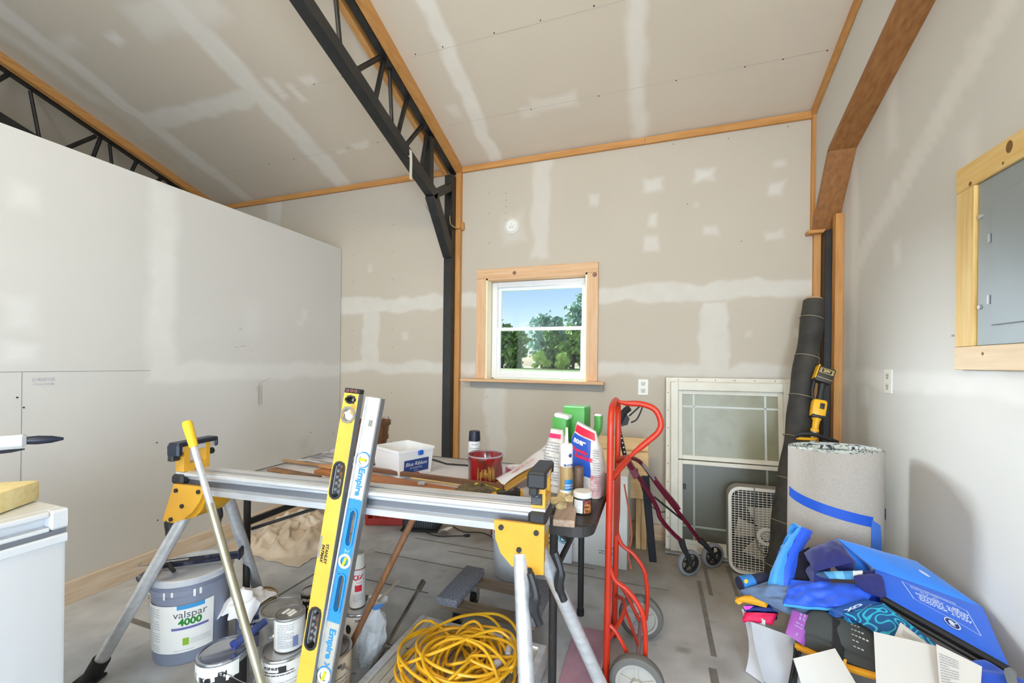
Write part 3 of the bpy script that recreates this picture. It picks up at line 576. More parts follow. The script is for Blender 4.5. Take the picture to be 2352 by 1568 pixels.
t, L = leaning('spirit_level', 'silver and blue spirit level leaning beside the yellow one', 'level', (-1.072, 1.095, .002), (-.968, 1.264, 1.15))
sv = mat('level_silver', (196, 192, 180), .36, .35); bl = mat('level_blue', (38, 136, 204), .42)
hw = .03; holes = [(.64, .765, .011), (.42, .545, .011)]
b = MB(); z = 0
for z0, z1, hx in sorted(holes): b.bx(-hw, hw, -.004, .004, z, z0); b.bx(-hw, -hx - .006, -.004, .004, z0, z1); b.bx(hx, hw, -.004, .004, z0, z1); z = z1
b.bx(-hw, hw, -.004, .004, z, L); web = lp('web', b, sv, t)
for s in (-1, 1): b = MB(); b.bx(s * hw - .003, s * hw + .003, -.013, .013, 0, L, .001); lp('flange', b, sg if s > 0 else alu, t)
b = MB(); z = .385
for z0, z1, hx in sorted(holes): b.bx(-hw + .004, hw - .004, -.006, .006, z, z0); b.bx(-hw + .004, -hx - .006, -.006, .006, z0, z1); b.bx(hx + .002, hw - .004, -.006, .006, z0, z1); z = z1
b.bx(-hw + .004, hw - .004, -.006, .006, z, .80); lp('blue_sleeve', b, bl, t)
for z0, z1, hx in holes: b = loop(MB(), hx + .006, z0 - .004, z1 + .004, .006, -.010, .010); b.M = Matrix.Translation((-.003, 0, 0)); lp('handle_rim', b, bl, t)
ax_ = Matrix(((1, 0, 0), (0, 0, 1), (0, 1, 0)))
for zz in (.94, .59, .215):
    b = MB(); b.lathe([(.016, -.010), (.0245, -.010), (.0245, -.005), (.024, .006), (.016, .006)], 24, (0, 0, zz), ax_); v_ = lp('vial_holder', b, mat('cream_plastic', (232, 228, 208), .4), t)
    b = MB(); b.lathe([(0, -.005), (.016, -.005)], 20, (0, 0, zz), ax_); lp('vial_back', b, white, v_)
    b = MB(); b.cyl((-.013 if zz > .7 else -.004, -.008, zz - (0 if zz > .7 else .014)), (.013 if zz > .7 else .004, -.008, zz + (0 if zz > .7 else .014)), .0055, n=10); lp('vial', b, mat('vial_lime', (206, 214, 40), .2), v_)
    if zz != .59:
        b = MB(); annulus(b, lambda a, c: V((a, -.0052, zz + c)), .0245, .0285, 24); lp('blue_ring', b, bl, v_)
for zz in (.862, .315):
    b = MB(); text(b, 'Empire', .034, lambda a, c: V((c, -.0048, zz - a)), bold=.0012); b.add([(.0, -.0048, zz - .064), (-.013, -.0048, zz - .058), (-.001, -.0048, zz - .074)], [[0, 1, 2]]); b.add([(.002, -.0048, zz - .064), (.014, -.0048, zz - .058), (.003, -.0048, zz - .074)], [[0, 1, 2]]); lp('lettering', b, bl, web)
b = MB(); text(b, '2x', .026, lambda a, c: V((c, -.0068, .618 - a))); lp('script_mark', b, mat('pale_blue_ink', (150, 200, 226), .5), t)
b = MB()
for k in range(4): b.bx(-.006 + .004 * k, -.0045 + .004 * k, -.0046, -.004, L - .105, L - .082)
lp('edge_code', b, ink, t)

# ------------------------------------------------------------------ roller pole leaning on the left bracket
t, L = leaning('roller_pole', 'metal extension pole with yellow grip leaning on the left bracket', 'pole', (-1.245, 1.095, 0), (-1.715, 1.098, 1.041))
b = MB(); b.cyl((0, 0, .02), (0, 0, L - .33), .0145, n=16); lp('lower_tube', b, mat('brassy_steel', (190, 186, 168), .34, .6, c2=(168, 160, 130), sc_=6), t)
b = MB(); b.cyl((0, 0, L - .335), (0, 0, L - .10), .0118, n=16); lp('upper_tube', b, alu, t)
b = MB(); b.tube([(0, 0, L - .105), (0, 0, L - .095), (0, 0, L - .05), (0, 0, L - .012), (0, 0, L)], [.0135, .0150, .0165, .0175, .015], 16); lp('grip', b, mat('grip_yellow', (240, 196, 44), .55, bump=.3, bs=400), t)
b = MB(); b.tube([(0, 0, 0), (0, 0, .03)], .016, 14); lp('foot_cap', b, blk, t)

# ------------------------------------------------------------------ folding table
t = thing('folding_table', 'dusty black folding table behind the saw stand', 'table', (-1.05, 1.81, 0))
TZ = .72; tx0, tx1, ty0, ty1 = -1.93, -.20, 1.42, 2.20
def rrect(x0, x1, y0, y1, r, n=6):
    out = []
    for cx, cy, a0 in ((x1 - r, y1 - r, 0), (x0 + r, y1 - r, 90), (x0 + r, y0 + r, 180), (x1 - r, y0 + r, 270)):
        out += [(cx + r * math.cos(R(a0 + 90 * k / n)), cy + r * math.sin(R(a0 + 90 * k / n))) for k in range(n + 1)]
    return out
tabm = board('dusty_table', (52, 48, 46), [(208, 206, 212), (150, 130, 110)], rough=.5, mottle=(9, .3), bump=.2, spec=.5)
ex = MB(); ex.prism(rrect(tx0, tx1, ty0, ty1, .07), .036, lambda a, b_, c: V((a, b_, TZ - .001 - .036 + c)))
topo = face('table_top', tabm, lambda a, b_: V((a, b_, TZ)), tx0 + .02, tx1 - .02, ty0 + .02, ty1 - .02, .02, [([(-1.2, 1.83, .72, .36, .22, .95), (-.5, 1.95, .24, .2, .2, .55)] + [(random.uniform(-.6, -.25), random.uniform(1.45, 2.1), .004, .004, .01, .8) for _ in range(60)], .1), ([(-1.6, 1.55, .15, .03, .05, .5), (-1.3, 1.6, .2, .02, .05, .4)], .05)], ex)
del topo['kind']; topo.data.transform(Matrix.Translation(-V(t.location))); topo.parent = t
lm = mat('table_leg_black', (38, 37, 36), .45, c2=(58, 54, 50), sc_=40, contrast=(.6, .75))
for x, ya, yb in ((-1.855, 1.465, 2.12), (-.352, 1.505, 2.12)):
    for y in (ya, yb):
        b = MB(); b.cyl((x, y, .012), (x, y, TZ - .037), .0155, n=12); lg = part('leg', b, lm, t); b = MB(); b.cyl((x, y, 0), (x, y, .03), .0185, n=12); part('foot', b, grip, lg)
    b = MB(); b.beam((x, ya, .50), (x, yb, .50), .012, .03); part('cross_bar', b, lm, t)
b = MB(); b.cyl((-1.855, 1.49, .46), (-1.25, 1.81, .665), .008, n=8); part('brace', b, lm, t)
b = MB(); b.beam((-.352, 1.81, .5), (-.62, 1.81, .67), .024, .012); part('brace', b, lm, t)
b = MB(); b.beam((-.352, 1.55, .42), (-.62, 1.75, .67), .02, .012); part('brace', b, lm, t)
# ------------------------------------------------------------------ things on the table
def tub_shell(c, rot, w1, d1, w2, d2, h, th=.004, lip=.008):
    """open square tub; bottom w1 x d1, top w2 x d2"""
    b = MB(); q = Rz(rot); c = V(c)
    def ring(w_, d_, z): return [c + q @ V((sx * w_ / 2, sy * d_ / 2, z)) for sx, sy in ((-1, -1), (1, -1), (1, 1), (-1, 1))]
    rs = [ring(w1, d1, 0), ring(w2, d2, h - .012), ring(w2 + lip, d2 + lip, h - .012), ring(w2 + lip, d2 + lip, h), ring(w2 - 2 * th, d2 - 2 * th, h), ring(w1 - 2 * th, d1 - 2 * th, th)]
    vs = [p for r in rs for p in r]; fs = [[0, 1, 2, 3][::-1], [20, 21, 22, 23]]
    for i in range(5):
        for k in range(4): fs.append([i * 4 + k, i * 4 + (k + 1) % 4, i * 4 + 4 + (k + 1) % 4, i * 4 + 4 + k])
    return b.add(vs, fs)
t = thing('plastic_tub', 'white square plastic tub with blue label on the table', 'tub', (-1.215, 1.815, TZ))
ROT = R(-22); b = tub_shell((-1.215, 1.815, TZ + .001), ROT, .205, .185, .225, .205, .135); part('tub', b, white, t)
q = Rz(ROT); n_ = q @ V((1, 0, 0)); o_ = V((-1.215, 1.815, TZ)) + q @ V((.1075, .0, .055)); side_y = q @ V((0, 1, 0)); upz = (V((0, 0, 1)) + n_ * .074).normalized()
lf = lambda a, c: o_ + n_ * .0016 + side_y * a + upz * c
b = patch(MB(), lf, -.07, .075, -.033, .03); lb = part('label', b, mat('label_navy', (36, 66, 130), .5), t)
lf2 = lambda a, c: lf(a, c) + n_ * .0012
b = MB(); text(b, 'Blue Ribbon', .026, lambda a, c: lf2(a, c + .008), shear=.25); text(b, 'STAINING', .012, lambda a, c: lf2(a, c - .012), space=1.4); text(b, 'QUALITY', .006, lambda a, c: lf2(a, c - .024)); part('lettering', b, white, lb)
b = MB(); disc(b, lambda a, c: lf(a + .0, c * .4 - .044), .022, 14); part('red_seal', b, mat('seal_red', (196, 40, 48), .5), lb)
for sx in (-1, 1):
    b = MB(); p = V((-1.215, 1.815, TZ + .115)) + q @ V((sx * .119, .02, 0)); b.box(p, (.012, .03, .024), q, .004); part('handle_clip', b, mat('clip_blue', (40, 96, 196), .4), t)

redm = mat('red_stained_plastic', (150, 18, 26), .18, c2=(84, 44, 30), sc_=14, stretch=(2, 2, .5), coat=.6, contrast=(.45, .62))
t = thing('stain_pot', 'red pot smeared with dark stain standing on the table', 'pot', (-.755, 1.80, TZ))
c = (-.755, 1.80, TZ + .001)
b = MB(); b.lathe([(0, 0), (.078, 0), (.080, .01), (.0805, .105), (.083, .112), (.083, .128), (.080, .131), (.078, .128), (.077, .012), (0, .008)], 36, c); part('pot', b, redm, t)
b = MB(); b.lathe([(.0805, .126), (.0845, .128), (.0845, .134), (.079, .134), (.079, .126)], 36, c); part('rim', b, mat('rim_steel', (190, 170, 176), .25, .5), t)
b = MB(); f = oncyl(c, .0815, R(-70), TZ + .045)
for k in range(16): a0 = random.uniform(-.05, .06); patch(b, lambda a, c_: f(a, c_), a0, a0 + .006, random.uniform(-.04, 0), random.uniform(.02, .05))
part('drips', b, mat('drip_amber', (120, 70, 40), .3, c2=(176, 130, 60), sc_=30), t)['kind'] = 'stuff'

def spray(c, h, r, body_m, cap_m, label, name='spray_can', dome=True):
    t = thing(name, label, 'spray can', c); b = MB()
    b.lathe([(0, .001), (r * .96, .001), (r, .006), (r, h * .70), (r * .92, h * .735), (r * .8, h * .745), (0, h * .745)], 24, c); part('can', b, body_m, t)
    b = MB(); b.lathe([(r * .97, h * .735), (r * .97, h * .80), (r * .90, h * .985), (r * .8, h), (0, h)], 24, c); part('cap', b, cap_m, t)
    b = MB(); b.lathe([(r * 1.02, h * .725), (r * 1.02, h * .735), (r * .9, h * .74)], 24, c); part('seam', b, steel_s, t)
    return t
c = V((-.925, 2.05, TZ)); t = spray(c, .195, .0325, mat('can_white', (226, 228, 232), .35), navy, 'white spray can with navy cap standing behind red pot')
b = MB(); f = oncyl(c, .0328, R(-63), TZ + .08); rows(b, f, -.03, .03, -.02, .03, 5); text(b, 'PRIMER', .011, lambda a, z: f(a, z + .045)); part('print', b, mat('navy_ink', (60, 66, 96), .5), t)
t = thing('tape_roll', 'pink and white tape roll lying behind red pot', 'tape roll', (-.655, 1.965, TZ))
c = (-.655, 1.965, TZ)
b = MB(); b.lathe([(.028, .001), (.055, .001), (.055, .04), (.028, .04), (.028, .001)], 28, c); part('roll', b, mat('pink_tape', (232, 60, 120), .4, c2=(244, 150, 186), sc_=8), t)
b = MB(); b.lathe([(.026, .0), (.0285, .0), (.0285, .044), (.05, .046), (.05, .042), (.026, .042), (.026, 0)], 28, c); part('core', b, mat('core_white', (240, 232, 236), .5), t)

# bundle of cedar shims in clear wrap
sh0 = V((-.66, 1.74, .735)); sh1 = V((-.46, 1.93, .868)); Mx, L = frame_of(sh0, sh1, V((-.75, .65, -.1)))
t = thing('shim_bundle', 'bundle of wooden shims in plastic wrap leaning by red pot', 'shims', sh0, Mx.to_euler())
sm = [wood('shim_a', (222, 176, 84), (196, 136, 50), 'z'), wood('shim_b', (236, 200, 120), (206, 152, 70), 'z')]
for k in range(7):
    b = MB(); b.bx(-.05, .05, -.022 + k * .0042, -.0188 + k * .0042, .002 * (k % 3), L - .03 - .008 * (k % 3)); lp('shim', b, sm[k % 2], t)
b = MB(); b.slab(lambda u, v: V((-.056 + .112 * u + .003 * math.sin(9 * v), .010 + .012 * math.sin(u * 3.1) + .006 * math.sin(7 * v + 3 * u), .0 + (L + .07) * v)), 8, 16, .0012); b.slab(lambda u, v: V((-.05 + .1 * u, .02 + .01 * math.sin(3 * u) + .02 * v, L - .04 + .10 * v + .01 * math.sin(8 * u))), 8, 6, .001)
wrapm = mat('plastic_wrap', (238, 236, 240), .2, alpha=.75); lp('wrap', b, wrapm, t)
b = MB(); text(b, 'PREMIUM CEDAR', .016, lambda a, c_: V((-.03 + c_, .029, L * .42 + a)), bold=.0004); lp('lettering', b, mat('red_ink', (206, 60, 50), .5), t)

# green paint sprayer
t = thing('paint_sprayer', 'green plastic paint sprayer behind the mortar bags', 'sprayer', (-.385, 2.06, TZ)); grn = mat('sprayer_green', (84, 168, 78), .4)
q = Rz(R(-10)); c = V((-.385, 2.06, TZ))
b = MB(); b.box(c + V((.01, .02, .18)), (.115, .10, .335), q, .01, 2); part('body', b, grn, t)
b = MB(); b.box(c + V((.01, .02, .349)), (.108, .094, .01), q, .003); part('lid', b, mat('pale_green', (150, 214, 150), .4), t)
b = MB(); b.box(c + V((-.055, -.05, .155)), (.075, .06, .29), q, .008, 2); part('side_tank', b, grn, t)
b = MB(); b.box(c + V((-.045, -.052, .306)), (.075, .06, .022), q @ Ry(.15), .006); part('tank_cap', b, white, t)
b = MB(); b.tube(smooth([c + V((.10, -.03, .10)), c + V((.105, -.035, .2)), c + V((.125, -.04, .26)), c + V((.125, -.04, .315))], 5), [.018] * 8 + [.02] * 8, 10); b.tube([c + V((.06, .0, .11)), c + V((.10, -.03, .105))], .014, 8); hd = part('handle', b, grn, t)
b = MB(); b.box(c + V((.125, -.04, .318)), (.034, .034, .012), q, .004); part('handle_cap', b, white, hd)

# mortar bags
def bagfn(c, w_, d_, h, rot, lean=(0, 0), pinch=.35, sd=0, tilt=0):
    q = Rz(rot); c = V(c)
    def f(a, t_, off=0):                                        # a angle, t_ height 0..1
        bulge = (1 - .18 * abs(2 * t_ - .8)) * (1 if t_ < .75 else 1 - .2 * (t_ - .75) * 4)
        dd = d_ / 2 * (1 if t_ < .55 else 1 - (1 - pinch * .3) * ((t_ - .55) / .45) ** 1.3) + .002
        ww = w_ / 2 * bulge
        ca, sa = math.cos(a), math.sin(a); e_ = .55
        x = ww * math.copysign(abs(ca) ** e_, ca); y = dd * math.copysign(abs(sa) ** e_, sa)
        nz = noise.noise(V((x * 22 + sd, y * 22, t_ * h * 20))) * .006
        k = 1 + (nz + off) / max(.02, math.hypot(x, y))
        return c + q @ V((x * k + lean[0] * t_ * h, y * k + lean[1] * t_ * h, t_ * h + x * tilt * t_))
    return f
def bagmesh(f, na=36, nt=22):
    b = MB(); b.grid(lambda u, v: f(2 * math.pi * u, v), na, nt); b.add([f(2 * math.pi * k / na, 0) for k in range(na)], [list(range(na))[::-1]]); return b
bagw = mat('bag_white', (228, 222, 216), .45, c2=(206, 198, 192), sc_=30)
def bp_(b, f, a0, a1, t0, t1, off=.0022, n=10, m=10): return b.grid(lambda u, v: f(a0 + (a1 - a0) * u, t0 + (t1 - t0) * v, off), n, m)
t = thing('mortar_bag', 'white and pink mortar bag half hidden behind the caulk tube', 'bag', (-.40, 1.80, TZ))
f = bagfn((-.408, 1.80, TZ + .002), .11, .08, .265, R(-25), (-.1, .1), sd=3)
part('bag', bagmesh(f), bagw, t); b = MB(); bp_(b, f, R(230), R(310), .86, .93, .003); part('pink_band', b, mat('bag_pink', (226, 50, 110), .45), t)
b = MB(); rows(b, lambda a, c_: f(R(270) + a * 12, .45 + c_ * 4, .003), -.07, .05, -.09, .09, 16); part('fine_print', b, inkg, t)
t = thing('mortar_bag', 'blue, white and red mortar bag at the table end', 'bag', (-.275, 1.80, TZ))
f = bagfn((-.272, 1.80, TZ + .002), .155, .09, .285, R(-25), (-.12, .12), sd=8, tilt=-.35)
part('bag', bagmesh(f), bagw, t)
b = MB(); bp_(b, f, R(222), R(292), .30, .84, .0026); part('blue_panel', b, mat('bag_blue', (36, 86, 186), .42), t)
b = MB(); bp_(b, f, R(222), R(318), .86, .965, .003, 14); part('red_band', b, mat('bag_red', (226, 30, 70), .42), t)
b = MB(); bp_(b, f, R(292), R(345), .02, .35, .0026); part('pink_print', b, mat('bag_rose', (196, 110, 116), .5, c2=(226, 200, 196), sc_=40), t)
b = MB(); g = lambda a, c_: f(R(252) + a * 11, .72 + c_ * 4.5, .0045); text(b, 'mor', .026, lambda a, c_: g(a + .012, c_ + .01), bold=.001); part('lettering', b, white, t)
b = MB(); text(b, 'Powder', .016, lambda a, c_: g(a + .02, c_ - .018), bold=.001, shear=.2); text(b, 'Patch MIX', .017, lambda a, c_: g(a + .045, c_ - .034), bold=.001, shear=.2); part('lettering', b, mat('bag_red', (0, 0, 0)), t)
b = MB(); rows(b, lambda a, c_: f(R(318) + a * 8, .42 + c_ * 4, .0035), -.03, .06, -.08, .08, 18); part('fine_print', b, inkg, t)

# caulk tubes, jar
t = thing('caulk_tube', 'white and tan caulk tube with pointed nozzle at table end', 'caulk tube', (-.343, 1.675, TZ)); c = (-.343, 1.675, TZ)
b = MB(); b.lathe([(0, .002), (.025, .002), (.0255, .01), (.0255, .195), (.024, .2)], 24, c); part('tube', b, mat('tube_tan', (176, 146, 96), .4), t)
b = MB(); b.lathe([(.0257, .145), (.0257, .2), (.026, .205), (.026, .228), (.022, .236), (.008, .238), (.0075, .24), (.0045, .30), (.0035, .302), (0, .302)], 24, c); part('nozzle', b, white, t)
b = MB(); g = oncyl(c, .0259, R(-75), TZ + .028); patch(b, g, -.045, .045, -.024, .022, 12); part('white_label', b, paperw, t)
b = MB(); g2 = oncyl(c, .0262, R(-52), TZ + .072); patch(b, g2, -.018, .028, -.022, .022, 8); lb = part('blue_label', b, bl, t)
g3 = oncyl(c, .0266, R(-48), TZ + .072); b = MB(); text(b, 'WINDOW', .008, lambda a, z: g3(a, z), bold=.0003); text(b, '& DOOR', .008, lambda a, z: g3(a, z - .01), bold=.0003); part('lettering', b, white, lb)
b = MB(); g3 = oncyl(c, .0266, R(-60), TZ + .152); text(b, 'SILICONE', .012, lambda a, z: g3(a + .006, z), bold=.0006); g3 = oncyl(c, .0268, R(-70), TZ + .022); rows(b, g3, -.03, -.005, -.02, .015, 5); text(b, '10.1 FL OZ', .007, lambda a, z: g3(a + .014, z)); part('print', b, mat('print_blue', (40, 60, 120), .5), t)
b = MB(); disc(b, lambda a, z: oncyl(c, .0264, R(-42), TZ + .192)(a, z), .008, 12); part('logo', b, mat('print_blue', (40, 60, 120), .5), t)
t = thing('caulk_tube', 'plain brown caulk tube behind the white one', 'caulk tube', (-.30, 1.715, TZ)); b = MB(); b.lathe([(0, .002), (.022, .002), (.022, .135), (.0, .14)], 20, (-.30, 1.715, TZ)); part('tube', b, mat('tube_brown', (112, 90, 74), .45), t)
t = thing('wood_stain_jar', 'small black jar with white lid at the table corner', 'jar', (-.258, 1.575, TZ)); c = (-.258, 1.575, TZ)
b = MB(); b.lathe([(0, .001), (.0335, .001), (.035, .004), (.035, .058), (.033, .062)], 28, c); part('jar', b, blk, t)
b = MB(); b.lathe([(.033, .060), (.0355, .061), (.0355, .078), (.033, .081), (0, .082)], 28, c); part('lid', b, mat('lid_white', (226, 224, 216), .45), t)
b = MB(); g = oncyl(c, .0354, R(-110), TZ + .03); patch(b, g, -.02, .018, -.024, .024, 8); lb = part('label', b, paperw, t); b = MB(); rows(b, oncyl(c, .0357, R(-110), TZ + .03), -.016, .014, -.02, .02, 8); part('fine_print', b, inkg, lb)
b = MB(); g = oncyl(c, .0354, R(-55), TZ + .03); patch(b, g, -.012, .022, -.024, .024, 8); lb = part('label', b, mat('label_maroon', (110, 30, 36), .5, c2=(206, 150, 60), sc_=60, contrast=(.5, .7)), t); b = MB(); text(b, 'MINI', .012, lambda a, z: oncyl(c, .0358, R(-50), TZ + .036)(a, z)); text(b, 'MAX', .012, lambda a, z: oncyl(c, .0358, R(-50), TZ + .022)(a, z)); part('lettering', b, mat('gold', (226, 186, 90), .4), lb)

# scrap board with dried foam
t = thing('scrap_board', 'worn wooden scrap board with crusted foam at table end', 'board', (-.325, 1.6, TZ)); q = Rz(R(8))
b = MB(); b.box((-.322, 1.60, TZ + .013), (.075, .40, .024), q, .003); part('board', b, wood('grey_board', (196, 172, 150), (160, 130, 108), 'y'), t)
fo = mat('dried_foam', (224, 208, 164), .8, c2=(196, 170, 120), sc_=40, bump=.4, bs=80)
def lump(b, c, r, sd, n=12, m=8):
    b.grid(lambda u, v: V(c) + V((r[0] * math.sin(math.pi * v) * math.cos(2 * math.pi * u), r[1] * math.sin(math.pi * v) * math.sin(2 * math.pi * u), r[2] * math.cos(math.pi * v))) * (1 + .5 * noise.noise(V((math.cos(2 * math.pi * u) * 2 + sd, math.sin(2 * math.pi * u) * 2, v * 4)))), n, m); return b
for i, (x, y, r) in enumerate(((-.345, 1.66, .03), (-.31, 1.62, .026), (-.355, 1.58, .03), (-.33, 1.70, .025), (-.33, 1.53, .022))): part('foam_lump', lump(MB(), (x, y, TZ + .028), (r, r * 1.3, .014), i * 3.1), fo, t)

# lumber on the table
def stick(name, a, b_, w_, th, m, label, cat='board', side=(0, 0, 1)): return solo(name, MB().beam(a, b_, w_, th, side, .0015), m, label, cat, ((V(a) + V(b_)) / 2))
wx = wood('cherry_x', (186, 124, 74), (158, 96, 52), 'x'); wxd = wood('walnut_x', (128, 92, 68), (108, 74, 52), 'x')
stick('wood_plank', (-1.60, 1.665, TZ + .010), (-.80, 1.570, TZ + .012), .085, .018, wx, 'wide reddish brown plank lying along the table front')
stick('trim_strip', (-1.42, 1.705, TZ + .030), (-.625, 1.700, TZ + .022), .022, .020, wxd, 'dark brown trim strip lying in front of the red pot')
stick('trim_strip', (-1.93, 1.735, TZ + .014), (-1.38, 1.715, TZ + .012), .02, .012, wood('light_strip', (176, 140, 96), (140, 104, 66), 'x'), 'light narrow trim strip at the left end of the table')
stick('trim_strip', (-1.06, 1.645, TZ + .030), (-.80, 1.628, TZ + .028), .012, .006, wood('splinter', (214, 190, 130), (180, 146, 90), 'x'), 'splintered pale strip on the wide plank')
stick('wood_plank', (-1.86, 1.60, TZ + .006), (-1.52, 1.56, TZ + .006), .05, .009, mat('grain_plank', (168, 120, 74), .6, c2=(90, 70, 56), sc_=10, stretch=(1, 8, 8)), 'thin grained plank at the front left of the table')
b = MB(); b.prism([(0, 0), (.16, -.02), (.13, .055)], .014, lambda a, c_, z: V((-1.62 + a, 1.665 + c_ * .9, TZ + .022 + z))); solo('wood_wedge', b, wood('wedge', (206, 156, 104), (184, 130, 80), 'x'), 'triangular offcut lying on the wide plank beside yellow level', 'offcut')
b = MB(); b.prism([(0, 0), (.03, .004), (.026, .022), (.004, .018)], .012, lambda a, c_, z: V((-.985 + a, 1.585 + c_, TZ + .022 + z))); solo('screw_anchor', b, alu, 'small bright metal scrap on the wide plank', 'scrap')
# dusty paper sheet at left end
shm = mat('dusty_sheet', (58, 56, 66), .6, c2=(214, 212, 218), sc_=4, stretch=(1.2, 7, 1), contrast=(.3, .7))
b = MB(); b.slab(lambda u, v: V((-1.88 + .42 * u + .02 * math.sin(6 * v), 1.76 + .40 * v, TZ + .010 + .008 * math.sin(26 * v + 2 * u) + .004 * math.sin(9 * u))), 14, 40, .002); solo('plastic_sheet', b, shm, 'rumpled dusty plastic sheet at the left end of table', 'sheet')
b = MB()
for q_ in [((-1.02, 2.17), (-.80, 2.06)), ((-.80, 2.06), (-1.08, 2.03)), ((-1.08, 2.03), (-1.3, 2.14))]: b.cyl((*q_[0], TZ + .006), (*q_[1], TZ + .006), .005, n=6)
solo('wire_frame', b, blk, 'thin dark wire frame lying behind the white tub', 'wire')
# work gloves, yellow tube, box cutter
gl_ = mat('dirty_glove', (112, 98, 70), .9, c2=(70, 62, 50), sc_=18, bump=.5, bs=90)
t = thing('work_glove', 'crumpled dirty work glove at the front of the table', 'glove', (-.70, 1.60, TZ))
b = lump(MB(), (-.74, 1.60, TZ + .022), (.065, .04, .022), 1.2, 18, 12); part('palm', b, gl_, t)
for k, (dx, dy, L_) in enumerate(((.07, .018, .05), (.08, .0, .06), (.075, -.018, .05), (.04, -.038, .04), (.01, .045, .04))):
    p = V((-.72, 1.60, TZ + .024)); b = MB(); b.tube(smooth([p + V((dx * .3, dy * .6, 0)), p + V((dx * .8, dy, .008)), p + V((dx + L_ * .5, dy * 1.3, -.008))], 4), [.013] * 6 + [.012, .01, .006], 8); part('finger', b, gl_, t)
b = MB(); b.tube(smooth([(-.655, 1.56, TZ + .012), (-.625, 1.58, TZ + .014), (-.61, 1.62, TZ + .014), (-.64, 1.645, TZ + .012)], 5), .004, 6); part('cuff', b, mat('cuff_grey', (190, 190, 186), .7), t)
t = thing('glue_tube', 'squeezed yellow tube lying before the red pot', 'tube', (-.69, 1.68, TZ)); b = MB()
b.grid(lambda u, v: V((-.75 + .115 * v, 1.70 - .045 * v, TZ + .016)) + V((.2, .5, 0)).normalized() * .024 * math.cos(2 * math.pi * u) + V((0, 0, .014 * (1 - .7 * v) * math.sin(2 * math.pi * u))), 16, 6); part('tube', b, mat('tube_yellow', (206, 190, 30), .4), t)
b = MB(); b.cyl((-.765, 1.706, TZ + .016), (-.748, 1.70, TZ + .016), .010, n=10); part('cap', b, mat('tube_cap', (224, 206, 80), .4), t)
t = thing('pipe_tee', 'yellow and black fitting lying by the stand end', 'fitting', (-.575, 1.61, TZ)); b = MB(); b.tube([(-.605, 1.565, TZ + .022), (-.545, 1.63, TZ + .022)], .016, 14); part('sleeve', b, blk, t)
b = MB(); b.lathe([(.011, 0), (.019, 0), (.019, .012), (.011, .012)], 18, (-.608, 1.562, TZ + .022), (V((-.06, -.065, 0)).to_track_quat('Z', 'Y').to_matrix())); part('ring', b, yel, t)
b = MB(); b.box((-.538, 1.638, TZ + .024), (.022, .05, .04), Rz(R(40)), .006); part('head', b, blk, t); b = MB(); b.box((-.526, 1.630, TZ + .024), (.008, .052, .042), Rz(R(40)), .004); part('head_trim', b, yel, t)
# bushel basket
t = thing('bushel_basket', 'old brown slatted bushel basket behind the spirit levels', 'basket', (-1.62, 2.09, TZ)); c = V((-1.63, 2.075, TZ)); n = 18
bsm = [wood('basket_a', (122, 80, 48), (84, 52, 32), 'z'), wood('basket_b', (140, 94, 56), (98, 62, 38), 'z')]
for k in range(n):
    a0 = 2 * math.pi * k / n; b = MB()
    b.slab(lambda u, v: c + V(((.085 + .032 * v + .004 * math.sin(3.1 * v)) * math.cos(a0 + (u - .5) * 2 * math.pi / n * .97), (.085 + .032 * v + .004 * math.sin(3.1 * v)) * math.sin(a0 + (u - .5) * 2 * math.pi / n * .97), .004 + .2 * v)), 2, 6, .003); part('stave', b, bsm[k % 2], t)
for z, r in ((.195, .121), (.11, .108), (.015, .092)): b = MB(); b.lathe([(r - .002, z - .011), (r + .003, z - .011), (r + .003, z + .011), (r - .002, z + .011), (r - .002, z - .011)], 36, c); part('hoop', b, bsm[0], t)
b = MB(); b.lathe([(0, .006), (.086, .006)], 24, c); part('bottom', b, bsm[0], t)
b = MB(); b.tube(smooth([c + V((.10, -.055, .20)), c + V((.118, -.03, .235)), c + V((.123, .01, .235)), c + V((.118, .045, .20))], 5), .0025, 6); part('wire_handle', b, steel_s, t)
# ------------------------------------------------------------------ paint pails and cans on the floor
def pail(name, label, c, r, h, m, lid=True):
    t = thing(name, label, 'bucket', c); k = r / .15
    b = MB(); b.lathe([(0, .002), (.132 * k, .002), (.135 * k, .008), (.143 * k, h * .80), (.148 * k, h * .805), (.148 * k, h * .86), (.144 * k, h * .865), (.145 * k, h * .93), (.150 * k, h * .94), (.150 * k, h - .012), (.14 * k, h - .012)], 40, c); bd_ = part('pail', b, m, t); return t, bd_, k
bc = V((-1.955, 1.285, 0)); pm = mat('pail_grey', (140, 146, 166), .4, c2=(132, 138, 156), sc_=4)
t, bd_, k = pail('paint_bucket', 'large grey paint bucket with white label under the saw stand', bc, .15, .365, pm)
b = MB(); b.lathe([(.153, .335), (.155, .337), (.155, .358), (.150, .362), (.140, .362), (.137, .352), (0, .352)], 40, bc); part('lid', b, mat('lid_grey', (176, 180, 190), .42, c2=(206, 208, 214), sc_=9), t)
ra = .1445
def bl_(a0, z): return lambda a, c_: V((bc.x + (.1368 + .0085 * (z + c_) / .29 + .0012) * math.cos(a0 + a / ra), bc.y + (.1368 + .0085 * (z + c_) / .29 + .0012) * math.sin(a0 + a / ra), z + c_))
A0 = R(-54)
b = MB(); patch(b, bl_(A0, .16), -.155, .13, -.105, .095, 30, 4); lb = part('label', b, paperw, bd_)
def b2(a0, z): f_ = bl_(a0, z); return lambda a, c_: f_(a, c_) + (V((f_(a, c_).x - bc.x, f_(a, c_).y - bc.y, 0)).normalized() * .0012)
b = MB(); patch(b, b2(A0, .16), .0, .095, .078, .095, 10); part('blue_bar', b, mat('bar_blue', (60, 150, 210), .5), lb)
